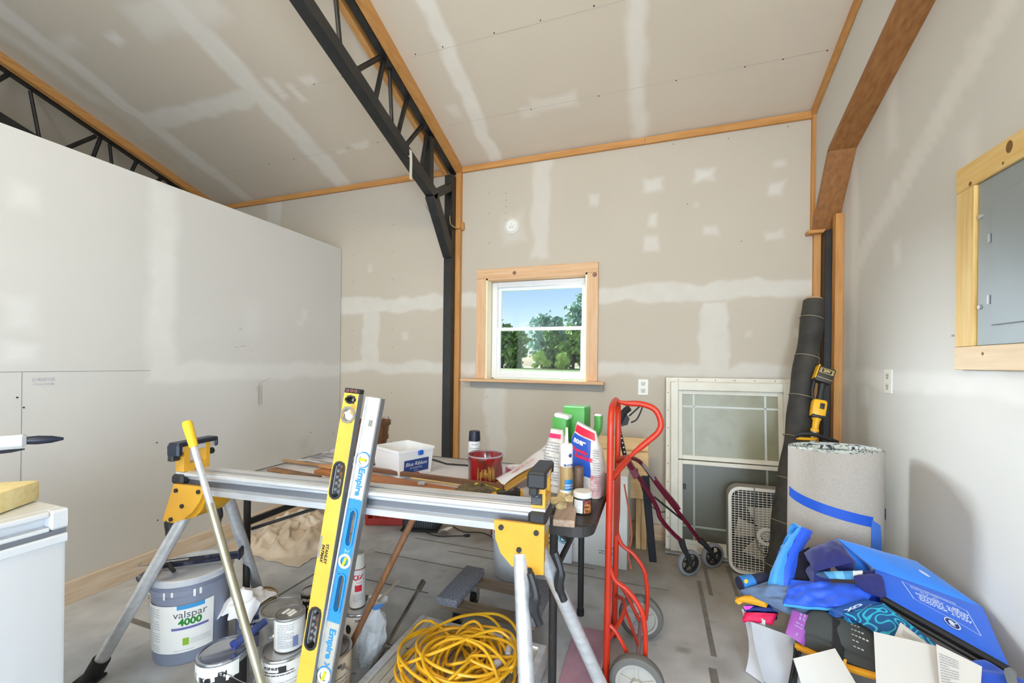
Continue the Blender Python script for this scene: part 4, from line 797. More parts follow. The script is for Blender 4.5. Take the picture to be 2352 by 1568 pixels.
b = MB(); text(b, 'valspar', .042, lambda a, c_: b2(A0, .16)(a + .045, c_ + .055)); part('lettering', b, mat('text_grey', (96, 96, 100), .5), lb)
b = MB(); text(b, '4000', .04, lambda a, c_: b2(A0, .16)(a + .045, c_ + .022), bold=.0016); part('lettering', b, mat('text_green', (40, 130, 50), .5), lb)
b = MB(); patch(b, b2(A0, .16), -.02, .11, -.008, .002, 12); part('purple_bar', b, mat('bar_purple', (106, 106, 170), .5), lb)
b = MB(); patch(b, b2(A0, .16), .02, .042, -.075, -.045, 4); part('green_mark', b, mat('mark_green', (140, 184, 50), .5), lb)
b = MB(); rows(b, b2(A0, .16), -.15, -.07, -.1, .085, 18); rows(b, b2(A0, .16), .048, .12, -.075, -.05, 4); rows(b, b2(A0, .16), -.01, .06, -.1, -.09, 1); part('fine_print', b, mat('print_pale', (178, 180, 184), .6), lb)
b = MB(); 
for a_, L in ((-.05, .03), (-.02, .02), (.055, .03), (.075, .026)): patch(b, lambda a, c_: V((bc.x + .1492 * math.cos(A0 + a / ra), bc.y + .1492 * math.sin(A0 + a / ra), .315 + c_)), a_, a_ + .008, -L, 0, 2)
part('paint_drips', b, paperw, bd_)['kind'] = 'stuff'
b = MB(); b.tube(smooth([bc + V((-.148, -.03, .30)), bc + V((-.175, -.06, .25)), bc + V((-.17, -.075, .21)), bc + V((-.135, -.085, .19))], 6), .0025, 6); part('wire_handle', b, steel_s, t)
# caulk gun lying on the bucket
t = thing('caulking_gun', 'navy caulking gun smeared with white lying on the paint bucket', 'caulking gun', bc + V((0, 0, .363))); cz = .375
cg = mat('gun_navy', (34, 36, 62), .4, c2=(120, 122, 134), sc_=16, contrast=(.55, .75))
p0 = V((-2.055, 1.20, cz + .012)); p1 = V((-1.80, 1.385, cz + .022)); d = (p1 - p0).normalized(); sd_ = V((-d.y, d.x, 0))
b = MB(); b.grid(lambda u, v: p0 + (p1 - p0) * v + sd_ * .026 * math.cos(math.pi * (u + 1)) + V((0, 0, .024 * math.sin(math.pi * (u + 1)))), 12, 6); b.grid(lambda u, v: p0 + (p1 - p0) * v + sd_ * .0245 * math.cos(math.pi * (u + 1)) + V((0, 0, .0225 * math.sin(math.pi * (u + 1)))), 12, 6); part('cradle', b, cg, t)
b = MB(); b.box(p1 + d * .006, (.055, .012, .05), Matrix((sd_, d, up)).transposed(), .005); part('front_plate', b, cg, t)
b = MB(); b.tube([p0 - d * .03, p0 + d * .12], .006, 8); b.tube([p0 - d * .03, p0 - d * .065, p0 - d * .07 + sd_ * .03], .0035, 6); part('rod', b, steel_s, t)
b = MB(); b.tube(smooth([p0 + V((.0, 0, .004)), p0 + V((.03, -.03, .002)), p0 + V((.055, -.07, -.004)), p0 + V((.06, -.10, -.01))], 5), [.012] * 8 + [.015] * 8, 8); part('handle', b, mat('gun_handle', (70, 70, 80), .5, c2=(160, 160, 166), sc_=22, contrast=(.5, .75)), t)
b = MB(); b.tube(smooth([p0 + d * .05 + V((0, 0, -.004)), p0 + d * .06 + V((.03, -.03, -.004)), p0 + d * .07 + V((.07, -.05, -.008))], 5), .008, 8); part('trigger', b, grip, t)

tin = mat('tin', (190, 190, 190), .25, .85); tin_d = mat('tin_worn', (150, 148, 146), .4, .6, c2=(190, 188, 184), sc_=12)
def can(label, c, r, h, side_m, lid_m=None, bail=None, group='paint cans on the floor', dome=0):
    t = thing('paint_can', label, 'paint can', c, group=group); k = r
    b = MB(); b.lathe([(0, .001), (k * .985, .001), (k, .004), (k, h - .008), (k * .99, h - .006)], 32, c); sd = part('body', b, side_m, t)
    b = MB(); b.lathe([(k * .99, h - .010), (k * 1.018, h - .008), (k * 1.022, h - .003), (k * 1.005, h), (k * .93, h), (k * .92, h - .005), (k * .86, h - .006), (k * .84, h - .002), (k * .80, h - .003), (0, h - .003)], 36, c); ld = part('lid', b, lid_m or tin, t)
    if bail is not None:
        a = bail; p = V(c); u_ = V((math.cos(a), math.sin(a), 0)); q = V((-u_.y, u_.x, 0))
        b = MB(); b.tube(smooth([p + u_ * r * 1.01 + V((0, 0, h * .78)), p + u_ * r * 1.02 + q * r * .7 + V((0, 0, h * .45)), p + q * r * 1.08 + V((0, 0, h * .2)), p - u_ * r * 1.02 + q * r * .7 + V((0, 0, h * .45)), p - u_ * r * 1.01 + V((0, 0, h * .78))], 6), .0016, 6); part('bail', b, tin, t)
        b = MB(); disc(b, lambda a_, c_: p + u_ * (r * 1.012) + q * a_ + V((0, 0, h * .78 + c_)), .012, 14); b.lathe([(.011, 0), (.009, .005), (0, .006)], 12, p + u_ * r, u_.to_track_quat('Z', 'Y').to_matrix()); part('bail_ear', b, tin, t)
    return t, sd, ld
def lab(c, r, a0, z, x0, x1, z0, z1, m, par, n=16): return part('label', patch(MB(), oncyl(c, r + .0008, a0, z), x0, x1, z0, z1, n), m, par)
lw = mat('label_white', (222, 220, 216), .55, c2=(206, 204, 200), sc_=20)
GR, GH, QR, QH = .0835, .19, .054, .122
# drippy grey can, front left
c = V((-1.528, 1.118, 0)); t, sd, ld = can('open rimmed gallon can with white paint drips, front left', c, GR, GH, mat('can_grey', (150, 150, 146), .4, .3), mat('lid_mirror', (196, 200, 210), .12, .9), R(-30))
lab(c, GR, R(-45), .14, -.06, .055, -.03, .03, ink, sd); lab(c, GR, R(-10), .09, -.02, .05, -.08, .075, mat('label_black', (30, 30, 30), .5), sd)
b = MB(); f = oncyl(c, GR + .0024, R(-70), .168)
for k in range(26): a0 = -.12 + k * .0085; patch(b, f, a0, a0 + .0088, -random.uniform(.008, .045), .014, 1)
part('paint_drips', b, mat('drip_white', (232, 230, 224), .4), sd)['kind'] = 'stuff'
b = MB(); text(b, 'EM', .022, lambda a, z: oncyl(c, GR + .0026, R(-38), .152)(a, z), bold=.001); text(b, 'BZ4', .024, lambda a, z: oncyl(c, GR + .0026, R(-75), .135)(a, z), bold=.001); part('lettering', b, ink, sd)
# gallon with pale label, quart on it
c = V((-1.325, 1.21, 0)); t, sd, ld = can('gallon can with striped white label under a quart can', c, GR, GH, lw, tin, R(-150))
b = MB(); text(b, 'STOP RUST', .012, lambda a, z: oncyl(c, GR + .0016, R(-75), .165)(a, z), bold=.0005); rows(b, oncyl(c, GR + .0016, R(-60), .135), -.06, .06, 0, .02, 2); patch(b, oncyl(c, GR + .0016, R(-50), .160), -.01, .015, -.012, .012, 4); part('print', b, ink, sd)
b = MB(); rows(b, oncyl(c, GR + .0016, R(-60), .07), -.08, .08, -.06, .05, 9, .12); part('fine_print', b, inkg, sd)
b = MB(); disc(b, oncyl(c, GR + .0018, R(-118), .13), .013, 16, ry=.02); part('black_spot', b, ink, sd)
c2 = c + V((.0, .02, GH)); t, sd, ld = can('quart can with grey label standing on a gallon can', c2, QR, QH, lw, tin_d)
b = MB(); rows(b, oncyl(c2, QR + .0012, R(-65), GH + .06), -.025, .035, -.045, .045, 14, .35); part('fine_print', b, inkg, sd); b = MB(); patch(b, oncyl(c2, QR + .001, R(-20), GH + .035), -.012, .008, -.02, .02, 4); part('barcode', b, mat('barcode_blue', (110, 120, 160), .6), sd)
b = MB()
for k, (x_, y_) in enumerate(((-.02, .0), (0, .004), (.016, -.002))): b.bx(c2.x + x_ - .006, c2.x + x_ + .006, c2.y + y_ - .016, c2.y + y_ + .016, c2.z + QH - .0028, c2.z + QH - .0015)
part('lid_tape', b, paperw, ld)
# bare metal gallon behind
c = V((-1.56, 1.40, 0)); t, sd, ld = can('bare metal gallon can with bolt on its side', c, GR, GH, tin_d, tin_d)
b = MB(); b.lathe([(.02, 0), (.02, .006), (.012, .012), (.009, .02), (0, .021)], 16, c + V((math.cos(R(-60)) * GR, math.sin(R(-60)) * GR, .105)), V((math.cos(R(-60)), math.sin(R(-60)), 0)).to_track_quat('Z', 'Y').to_matrix()); part('ear', b, tin, sd)
# blue primer can with rag
c = V((-1.735, 1.425, 0)); t, sd, ld = can('grey blue primer can with a white rag on top', c, GR, GH, mat('can_blue_grey', (120, 126, 150), .4), mat('lid_rust', (176, 160, 132), .3, .6, c2=(150, 120, 80), sc_=12))
lab(c, GR, R(-45), .10, -.05, .07, -.045, .045, mat('label_dkblue', (56, 66, 110), .5), sd)
b = MB(); text(b, 'Latex', .024, lambda a, z: oncyl(c, GR + .0018, R(-48), .122)(a, z), bold=.0008, shear=.2); text(b, 'STAIN PRIMER', .02, lambda a, z: oncyl(c, GR + .0018, R(-45), .097)(a, z), bold=.0012); text(b, 'INTERIOR', .013, lambda a, z: oncyl(c, GR + .0018, R(-45), .075)(a, z)); part('lettering', b, white, sd)
ragm = mat('rag_white', (236, 236, 240), .9, bump=.3, bs=60)
def cloth(name, fn, nu, nv, th, m, label, cat, sub=0):
    b = MB(); b.slab(fn, nu, nv, th); o = solo(name, b, m, label, cat)
    if sub: md = o.modifiers.new('s', 'SUBSURF'); md.levels = md.render_levels = sub
    return o
def ragf(u, v):
    x, y = u - .5, v - .5; r = math.hypot(x, y); n_ = noise.noise(V((u * 4, v * 4, 1.3))); n2 = noise.noise(V((u * 9, v * 9, 5.3)))
    z = .205 + .055 * max(0, 1 - 3.2 * r) + .022 * n_ + .01 * n2; px, py = -1.755 + x * .19 + .02 * n_, 1.385 + y * .17 + .02 * n2
    if r > .4: z -= (r - .4) * .35
    if math.hypot(px - c.x, py - c.y) < GR * 1.08: z = max(z, .196)
    return V((px, py, z))
cloth('rag', ragf, 22, 22, .004, ragm, 'crumpled white rag on the primer can', 'rag', 1)
# black quart
c = V((-1.635, 1.655, 0)); t, sd, ld = can('black quart of varnish behind the yellow level', c, QR, QH, mat('can_black', (34, 33, 33), .4), tin)
b = MB(); text(b, 'MINWAX', .02, lambda a, z: oncyl(c, QR + .0012, R(-58), .096)(a, z), bold=.0008); text(b, 'POLY', .014, lambda a, z: oncyl(c, QR + .0012, R(-52), .042)(a, z)); text(b, 'HAND', .022, lambda a, z: oncyl(c, QR + .0012, R(-40), .066)(a, z), bold=.0006); part('lettering', b, white, sd)
# right cluster: two gallons, one with a small can, one with a spray can on it
c = V((-1.168, 1.262, 0)); t, sd, ld = can('tan labelled gallon can right of the spirit levels', c, GR, GH, mat('label_tan', (206, 190, 168), .5), tin, R(-10))
b = MB(); text(b, 'R 45', .018, lambda a, z: oncyl(c, GR + .0014, R(-25), .155)(a, z), bold=.0006); rows(b, oncyl(c, GR + .0014, R(-35), .08), -.03, .06, -.05, .04, 6, .12); part('print', b, ink, sd)
c2 = c + V((-.018, .012, GH)); t, sd, ld = can('small grey can standing on the tan labelled gallon', c2, QR, .10, mat('can_silver', (178, 180, 186), .3, .4), mat('lid_pinkish', (214, 170, 164), .35, .4))
c = V((-1.245, 1.535, 0)); t, sd, ld = can('white labelled gallon can beneath the upright spray can', c, GR, GH, lw, tin)
b = MB(); text(b, 'TOP COAT', .012, lambda a, z: oncyl(c, GR + .0014, R(-45), .165)(a, z), bold=.0005); rows(b, oncyl(c, GR + .0014, R(-35), .09), -.03, .05, -.05, .05, 10, .25); disc(b, oncyl(c, GR + .0016, R(-85), .13), .012, 14, ry=.02); part('print', b, ink, sd)
c2 = c + V((-.012, -.004, GH)); t = spray(c2, .235, .034, mat('spray_white', (222, 220, 218), .4), mat('cap_cream', (224, 220, 208), .5), 'white spray can with red print standing on a gallon can')
b = MB(); f = oncyl(c2, .0346, R(-40), c2.z + .125); text(b, 'OZ', .032, lambda a, z: f(a - .004, z + .01), bold=.0016); text(b, 'metal', .010, lambda a, z: f(a, z - .012)); patch(b, oncyl(c2, .0346, R(-40), c2.z + .088), -.018, .012, -.014, .014, 6); b.lathe([(.0346, .168), (.0346, .172)], 24, c2); part('red_print', b, mat('spray_red', (204, 36, 56), .5), t)
b = MB(); rows(b, oncyl(c2, .0346, R(-40), c2.z + .045), -.028, .02, -.018, .018, 5); part('fine_print', b, inkg, t)
# paint roller end standing among the cans
t = thing('paint_roller', 'blue plastic roller resting on the drippy can', 'paint roller', (-1.49, 1.20, GH)); b = MB()
b.tube([(-1.487, 1.128, GH + .02), (-1.47, 1.245, GH + .045)], [.016, .014], 12); part('handle', b, mat('handle_blue', (62, 76, 130), .4), t); b = MB(); b.lathe([(.009, 0), (.018, 0), (.018, .012), (.009, .012), (.009, 0)], 16, (-1.488, 1.122, GH + .019), V((.017, .117, .025)).to_track_quat('Z', 'Y').to_matrix()); part('collar', b, mat('handle_blue2', (50, 66, 140), .4), t)
# clear bag
def sackf(u, v):
    a = 2 * math.pi * u; r = .78 * (.062 if v < .7 else .062 - .045 * ((v - .7) / .15) if v < .85 else .017 + .04 * (v - .85) / .15) * (1 + .25 * noise.noise(V((math.cos(a) * 2, math.sin(a) * 2, v * 6))))
    return V((-1.14 + r * math.cos(a) * 1.05 + .03 * v, 1.475 + r * math.sin(a) * .9, .002 + .27 * v))
t = thing('plastic_bag', 'clear plastic bag with blue print standing beside the dowel', 'bag', (-1.115, 1.495, 0)); b = MB(); b.grid(sackf, 28, 22); part('bag', b, mat('clear_poly', (226, 230, 234), .25, alpha=.55), t)
b = MB(); b.grid(lambda u, v: V(sackf(.72 + .2 * u, .08 + .5 * v)) + V((.002, -.002, 0)), 6, 8); part('white_label', b, mat('poly_white', (206, 210, 214), .5, c2=(176, 176, 176), sc_=50), t); b = MB(); b.grid(lambda u, v: V(sackf(.7 + .3 * u, .86 + .13 * v)) + V((.002, -.002, 0)), 6, 3); part('blue_print', b, mat('poly_blue', (60, 130, 206), .4), t)
b = MB(); b.tube([(-1.145, 1.475, .07), (-1.115, 1.45, .06)], .018, 8); part('brush_head', b, mat('brush_mix', (150, 140, 70), .8), t)
b = MB(); b.beam((-1.11, 1.48, .26), (-1.07, 1.58, .315), .012, .004); part('stir_stick', b, mat('stick_grey', (150, 136, 116), .7), t)
stick('wood_dowel', (-1.262, 1.468, .005), (-.872, 1.402, .735), .0, .0, None, '', '') if 0 else None
b = MB(); b.cyl((-1.235, 1.405, .006), (-.868, 1.385, .70), .0125, n=12); solo('wood_dowel', b, wood('rusty_dowel', (142, 98, 66), (110, 72, 46), 'z'), 'brown rusty pole leaning from floor under the saw stand', 'pole', (-1.235, 1.405, 0))
# lug wrench
t = thing('lug_wrench', 'four way chrome lug wrench leaning by the cord coil', 'lug wrench', (-1.10, 1.34, 0)); ch = mat('chrome', (176, 168, 156), .25, .8, c2=(120, 110, 98), sc_=14)
p0, p1 = V((-1.075, 1.345, .010)), V((-1.075, 1.79, .20)); d = (p1 - p0).normalized(); m0 = p0 + d * .16
b = MB(); b.cyl(p0, p1 - d * .04, .0085, n=10); part('bar', b, ch, t); cr = V((d.y, -d.x, 0)).normalized()
b = MB(); b.tube([p1 - d * .06, p1 - d * .04, p1], [.0085, .0145, .0145], 12); part('socket', b, ch, t)
b = MB(); b.cyl(m0 - cr * .09, m0 + cr * .09, .0085, n=10); part('cross_bar', b, ch, t); b = MB(); b.tube([m0 + cr * .08, m0 + cr * .10, m0 + cr * .135], [.0085, .014, .014], 12); part('socket', b, ch, t); b = MB(); b.tube([m0 + cr * .1351, m0 + cr * .1355], .009, 12); part('bore', b, ink, t)
# aluminium platform
t = thing('work_platform', 'aluminium slatted work platform under the yellow cord', 'platform', (-.72, 1.46, 0)); PZ = .088
x0, x1, y0, y1 = -1.03, -.42, 1.12, 1.70
for a in ((x0, x0 + .03, y0, y1), (x1 - .03, x1, y0, y1), (x0 + .03, x1 - .03, y1 - .03, y1), (x0 + .03, x1 - .03, y0, y0 + .03)): b = MB(); b.bx(a[0], a[1], a[2], a[3], .01, PZ + .008, .003); part('frame', b, alu, t)
n = 15; wd = (x1 - x0 - .06) / n; slm = mat('slat_alu', (214, 210, 198), .4, .45, c2=(180, 174, 160), sc_=8)
for k in range(n): b = MB(); b.bx(x0 + .03 + k * wd + .002, x0 + .03 + (k + 1) * wd - .002, y0 + .03, y1 - .03, PZ - .012, PZ - .002 + .002 * (k % 2), .001); part('slat', b, slm, t)
for x_, y_ in ((x0 + .03, y0 + .03), (x1 - .03, y0 + .03), (x0 + .03, y1 - .03), (x1 - .03, y1 - .03)): b = MB(); b.bx(x_ - .012, x_ + .012, y_ - .012, y_ + .012, 0, .012); part('foot', b, grip, t)
# coiled extension cord
ycord = mat('cord_yellow', (226, 172, 34), .38); t = thing('extension_cord', 'coiled yellow extension cord on the aluminium platform', 'cord', (-.70, 1.45, PZ)); rnd = random.Random(11); pts = []
loops = 20
for k in range(loops):
    cx, cy = -.70 + rnd.uniform(-.06, .06), 1.455 + rnd.uniform(-.05, .05); s_ = rnd.choice((1, 1, .8, .55, .35)); ax_x, ax_y = rnd.uniform(.17, .23) * s_, rnd.uniform(.14, .2) * (.55 + .45 * s_); ph = rnd.uniform(-.35, .35); z0_ = PZ + .012 + .075 * (k / loops)
    for q in range(14):
        a = 2 * math.pi * q / 14 + ph * 0; pts.append(V((cx + ax_x * math.cos(a + ph * .3) , cy + ax_y * math.sin(a), z0_ + .016 * math.sin(a * 2 + k * 1.7) + rnd.uniform(0, .008))))
pts += [V((-.47, 1.50, PZ + .07)), V((-.455, 1.42, PZ + .08))]
pts = [V((-1.02, 1.46, .05)), V((-.99, 1.52, PZ + .02)), V((-.92, 1.60, PZ + .06))] + pts
b = MB(); b.tube(smooth(pts, 4), .0058, 7); part('cord', b, ycord, t)
for k, (pz, sx) in enumerate(((.03, -.2), (.055, .12), (.07, .2))):                     # crossing strands
    q = [V((-.70 + .24 * math.cos(a), 1.455 + .2 * math.sin(a), PZ + pz + .03 * abs(math.cos(a * 1.5)))) for a in [k + .4 * j for j in range(8)]]; q = [V((-.9 + .05 * k, 1.33 + .06 * k, PZ + .05)), V((-.75, 1.42 + sx * .2, PZ + .115)), V((-.6, 1.50 - sx * .3, PZ + .115)), V((-.49, 1.55 - .1 * k, PZ + .05))]
    b = MB(); b.tube(smooth(q, 6), .0058, 7); part('cord', b, ycord, t)
for p, q in (((-.535, 1.545, PZ + .075), (-.525, 1.50, PZ + .072)), ((-.545, 1.48, PZ + .06), (-.57, 1.44, PZ + .055))): b = MB(); b.tube([p, V(p).lerp(V(q), .4), q], [.009, .015, .012], 10); part('plug', b, mat('plug_clear', (186, 190, 200), .3), t)
b = MB(); b.prism([(0, 0), (.10, -.01), (.06, .045)], .004, lambda a, c_, z: V((-.75 + a, 1.215 + c_, PZ + .012 + z))); solo('green_card', b, mat('card_green', (70, 140, 60), .6), 'green card corner at the front of the platform', 'card')
# furniture dolly
t = thing('furniture_dolly', 'wooden furniture dolly with grey carpeted ends', 'dolly', (-.73, 1.93, 0)); cpt = mat('dolly_carpet', (150, 150, 158), .95, c2=(104, 104, 112), sc_=140, bump=.6, bs=300)
for x_ in (-.925, -.535): b = MB(); b.bx(x_ - .055, x_ + .055, 1.75, 2.085, .125, .165, .008, 2); part('carpet_pad', b, cpt, t)
wdm = wood('dolly_wood', (150, 128, 104), (112, 92, 74), 'x')
for y_ in (1.80, 2.03): b = MB(); b.bx(-.965, -.495, y_ - .035, y_ + .035, .10, .124, .002); part('rail', b, wdm, t)
for x_ in (-.90, -.56):
    for y_ in (1.82, 2.02):
        b = MB(); b.lathe([(0, -.014), (.034, -.014), (.038, -.008), (.038, .008), (.034, .014), (0, .014)], 18, (x_, y_, .038), Ry(R(90))); ca = part('caster', b, blk, t); b = MB(); b.bx(x_ - .022, x_ + .022, y_ - .02, y_ + .02, .07, .099, .004); b.bx(x_ - .022, x_ - .017, y_ - .014, y_ + .014, .03, .075); b.bx(x_ + .017, x_ + .022, y_ - .014, y_ + .014, .03, .075); part('fork', b, tin_d, ca)
# white pail behind dolly
wc = V((-.80, 2.42, 0)); t, bd_, k = pail('plastic_bucket', 'white ribbed bucket behind the furniture dolly', wc, .152, .33, mat('pail_white', (222, 224, 228), .42))
for z in (.215, .24): b = MB(); b.lathe([(.145, z), (.151, z + .004), (.151, z + .01), (.145, z + .014)], 36, wc); part('rib', b, mat('pail_white', (0, 0, 0)), bd_)
b = MB(); b.tube(smooth([wc + V((-.1, -.12, .28)), wc + V((-.04, -.165, .2)), wc + V((.04, -.165, .14)), wc + V((.11, -.11, .1))], 6), .002, 6); part('bail', b, blk, t)
# drop cloth heap by partition
dcm = mat('canvas', (226, 212, 194), .92, c2=(196, 176, 152), sc_=5, bump=.35, bs=120)
def dropf(u, v):
    x, y = u - .5, v - .5; r = math.hypot(x * 1.0, y * 1.1); n1 = noise.noise(V((u * 4.5, v * 3.2, .7))); n2 = noise.noise(V((u * 9 + 4, v * 12, 2.7))); n3 = noise.noise(V((u * 22, v * 16, 7)))
    env = max(0, 1 - (r / .52) ** 2.2); ridge = (1 - abs(n1) * 2.2) * .5
    fold = .03 * math.sin(14 * u + 9 * n1 + 5 * v) + .016 * math.sin(27 * v + 8 * n2 + 6 * u); z = .006 + env * (.085 + .07 * ridge + .05 * n2 + .02 * n3 + fold) 
    return V((-2.475 + x * .72 + .05 * n2 - .12 * y, 2.36 + y * .74 + .05 * n1, max(z, .006)))
o = cloth('drop_cloth', dropf, 60, 60, .004, dcm, 'crumpled beige canvas drop cloth by the left partition', 'drop cloth', 1)
# red milk crate
t = thing('plastic_crate', 'red plastic crate under the table by back wall', 'crate', (-2.03, 2.83, 0)); q = Rz(R(20)); c = V((-2.03, 2.84, 0)); crm = mat('crate_red', (178, 58, 50), .5)
b = MB(); b.box(c + V((0, 0, .006)), (.30, .22, .01), q); part('bottom', b, crm, t)
for sx, sy, w_, d_ in ((0, -.11, .30, .008), (0, .11, .30, .008), (-.15, 0, .008, .22), (.15, 0, .008, .22)):
    for z in (.03, .13): b = MB(); b.box(c + q @ V((sx, sy, z)), (w_, d_, .04 if z > .1 else .05), q, .002); part('rail', b, crm, t)
    m_n = 6
    for k in range(m_n):
        f_ = (k / (m_n - 1) - .5) * .94; b = MB(); b.box(c + q @ V((sx + (f_ * w_ if w_ > .1 else 0), sy + (f_ * d_ if d_ > .1 else 0), .08)), (.014, .010, .14) if w_ > .1 else (.010, .014, .14), q); part('post', b, crm, t)
# black heater with cord and tag
t = thing('floor_heater', 'low black slotted heater with cord under the table', 'heater', (-1.72, 2.80, 0)); q = Rz(R(14)); c = V((-1.70, 2.80, 0))
b = MB(); b.box(c + V((0, 0, .052)), (.27, .15, .085), q, .02, 2); part('housing', b, blk, t); b = MB(); b.box(c + V((0, 0, .008)), (.29, .17, .016), q, .006); part('base', b, grip, t)
for k in range(12): b = MB(); b.box(c + q @ V((-.10 + k * .018, -.076, .058)), (.006, .004, .045), q); part('slot', b, mat('slot_grey', (84, 86, 92), .5), t)
b = MB(); b.tube(smooth([c + V((.1, -.09, .01)), (-1.5, 2.70, .006), (-1.40, 2.74, .006), (-1.33, 2.77, .006)], 6), .0035, 6); part('cord', b, grip, t); b = MB(); b.tube([(-1.33, 2.77, .008), (-1.305, 2.78, .008), (-1.285, 2.79, .008)], [.006, .011, .009], 8); part('plug', b, grip, t)
b = MB(); b.slab(lambda u, v: V((-1.525 + .075 * u + .015 * v, 2.735 + .07 * v, .022 + .02 * math.sin(2 * u))), 4, 3, .001); part('paper_tag', b, paperw, t)
b = MB(); b.tube(smooth([(-1.48, 2.90, .006), (-1.36, 2.84, .006), (-1.22, 2.87, .006), (-1.08, 2.80, .006)], 7), .0035, 6); solo('black_cable', b, grip, 'thin black cable on floor between heater and red cup', 'cable')
b = MB(); b.lathe([(0, .001), (.035, .001), (.045, .11), (.043, .11), (.033, .006), (0, .006)], 20, (-1.125, 2.90, 0)); solo('plastic_cup', b, mat('cup_red', (200, 32, 42), .4), 'red plastic cup on floor by the back wall', 'cup', (-1.125, 2.9, 0))
# cartons
cb = mat('carton_white', (214, 212, 206), .75, c2=(200, 196, 188), sc_=3)
t = thing('carton', 'tall white carton with small black print behind hand truck', 'box', (-.33, 2.88, 0))
b = MB(); b.bx(-.505, -.158, 2.672, 2.965, 0, .585, .003); part('box', b, cb, t); b = MB(); b.bx(-.506, -.157, 2.87, 2.89, .5855, .5862); part('tape', b, mat('carton_tape', (190, 176, 146), .4), t)
b = MB(); text(b, 'Living', .03, plane((-.26, 2.6708, .125), (1, 0, 0), (0, 0, 1)), bold=.001); rows(b, plane((-.28, 2.6708, .095), (1, 0, 0), (0, 0, 1)), -.05, .07, -.015, .012, 2); text(b, '8', .024, plane((-.1572, 2.70, .16), (0, 1, 0), (0, 0, 1))); part('print', b, ink, t)
b = MB(); rows(b, plane((-.35, 2.6706, .45), (1, 0, 0), (0, 0, 1)), -.1, .1, -.04, .04, 4); part('stain_print', b, mat('brown_print', (96, 56, 48), .8), t)
t = thing('carton', 'white carton with blue flap and round teal logo', 'box', (-.60, 2.74, 0)); q = Rz(R(5)); c = V((-.605, 2.72, 0))
b = MB(); b.box(c + V((0, 0, .135)), (.20, .19, .268), q, .003); part('box', b, mat('carton_bright', (226, 228, 232), .7), t)
fr_ = lambda a, z: c + q @ V((a, -.0962, z)); b = MB(); disc(b, lambda a, z: fr_(a + .045, z + .16), .034, 20); lg = part('logo', b, mat('logo_teal', (20, 120, 140), .5), t); b = MB(); annulus(b, lambda a, z: fr_(a + .045, z + .16) - V((0, .0008, 0)), .026, .029, 20)
for k in range(3): patch(b, lambda a, z: fr_(a + .045, z + .16) - V((0, .0008, 0)), -.014 + .01 * k, -.006 + .01 * k, -.015, .015)
part('logo_lines', b, white, lg)
b = MB(); b.add([fr_(-.098, .262), fr_(-.04, .262), fr_(.0, .15), fr_(-.05, .19), fr_(-.098, .24)], [[0, 1, 2, 3, 4]]); part('blue_stripe', b, mat('stripe_blue', (96, 140, 206), .6), t); b = MB(); disc(b, lambda a, z: fr_(a - .06, z + .12), .022, 14, ry=.012); disc(b, lambda a, z: fr_(a - .06, z + .15), .02, 14, ry=.01); part('blue_marks', b, mat('mark_navy', (70, 74, 140), .6), t)
# pine stool back
t = thing('pine_chair', 'pale pine chair back against the back wall', 'chair', (-.2, 3.05, 0)); pw = wood('pale_pine_x', (224, 190, 140), (206, 166, 112), 'x'); pwz = wood('pale_pine_zz', (224, 190, 140), (206, 166, 112), 'z')
for z0, z1 in ((.685, .775), (.355, .68)): b = MB(); b.bx(-.40, -.04, 2.99, 3.012, z0, z1, .006); part('back_board', b, pw, t)
for x_ in (-.385, -.105, -.068): b = MB(); b.bx(x_ - .017, x_ + .017, 3.015, 3.05, 0, .72, .003); part('leg', b, pwz, t)
b = MB(); b.bx(-.40, -.04, 3.05, 3.2, .36, .38, .004); part('seat', b, pw, t)
# ------------------------------------------------------------------ hand truck
t = thing('hand_truck', 'orange red hand truck with grey rubber wheels standing upright', 'hand truck', (-.15, 1.8, 0))
rd = mat('truck_red', (206, 50, 16), .35, c2=(192, 42, 14), sc_=8, spec=.6)
UN, UF = 1.655, 1.99; UM = (UN + UF) / 2
def xu(z): return -.171 + .006 * z
arc = [V((xu(1), UN, 1.02)), V((xu(1), UN + .010, 1.07)), V((xu(1), UN + .05, 1.112)), V((xu(1), UM, 1.128)), V((xu(1), UF - .05, 1.112)), V((xu(1), UF - .010, 1.07)), V((xu(1), UF, 1.02))]
b = MB(); b.tube([V((xu(0), UN, .012)), V((xu(.5), UN, .5)), V((xu(.98), UN, .98))] + smooth(arc, 5) + [V((xu(.98), UF, .98)), V((xu(.5), UF, .5)), V((xu(0), UF, .012))], .0132, 14); part('frame_tube', b, rd, t)
hl = smooth([(-.155, UM, 1.124), (-.115, UM, 1.118), (-.054, UM, 1.117), (-.002, UM, 1.096), (.021, UM, 1.045), (.011, UM, 1.004), (-.026, UM, .966), (-.07, UM, .924), (-.107, UM, .886)], 6)
b = MB(); b.tube(hl, [.006 + .0065 * min(1, min(i, len(hl) - 1 - i) / 8) for i in range(len(hl))], 12); part('handle', b, rd, t)
b = MB(); b.tube(smooth([(xu(.82), UN, .83), (-.135, UN + .07, .862), (-.108, UM, .884), (-.135, UF - .07, .862), (xu(.82), UF, .83)], 6), .0125, 10); part('cross_tube', b, rd, t)
b = MB(); b.slab(lambda u, v: V((-.150 + .004 * math.sin(3.14 * u), UN + .008 + (UF - UN - .016) * u, .56 + .08 * abs(u - .5) + (.25 - .06 * abs(u - .5)) * v)), 8, 4, .003); part('back_plate', b, rd, t)
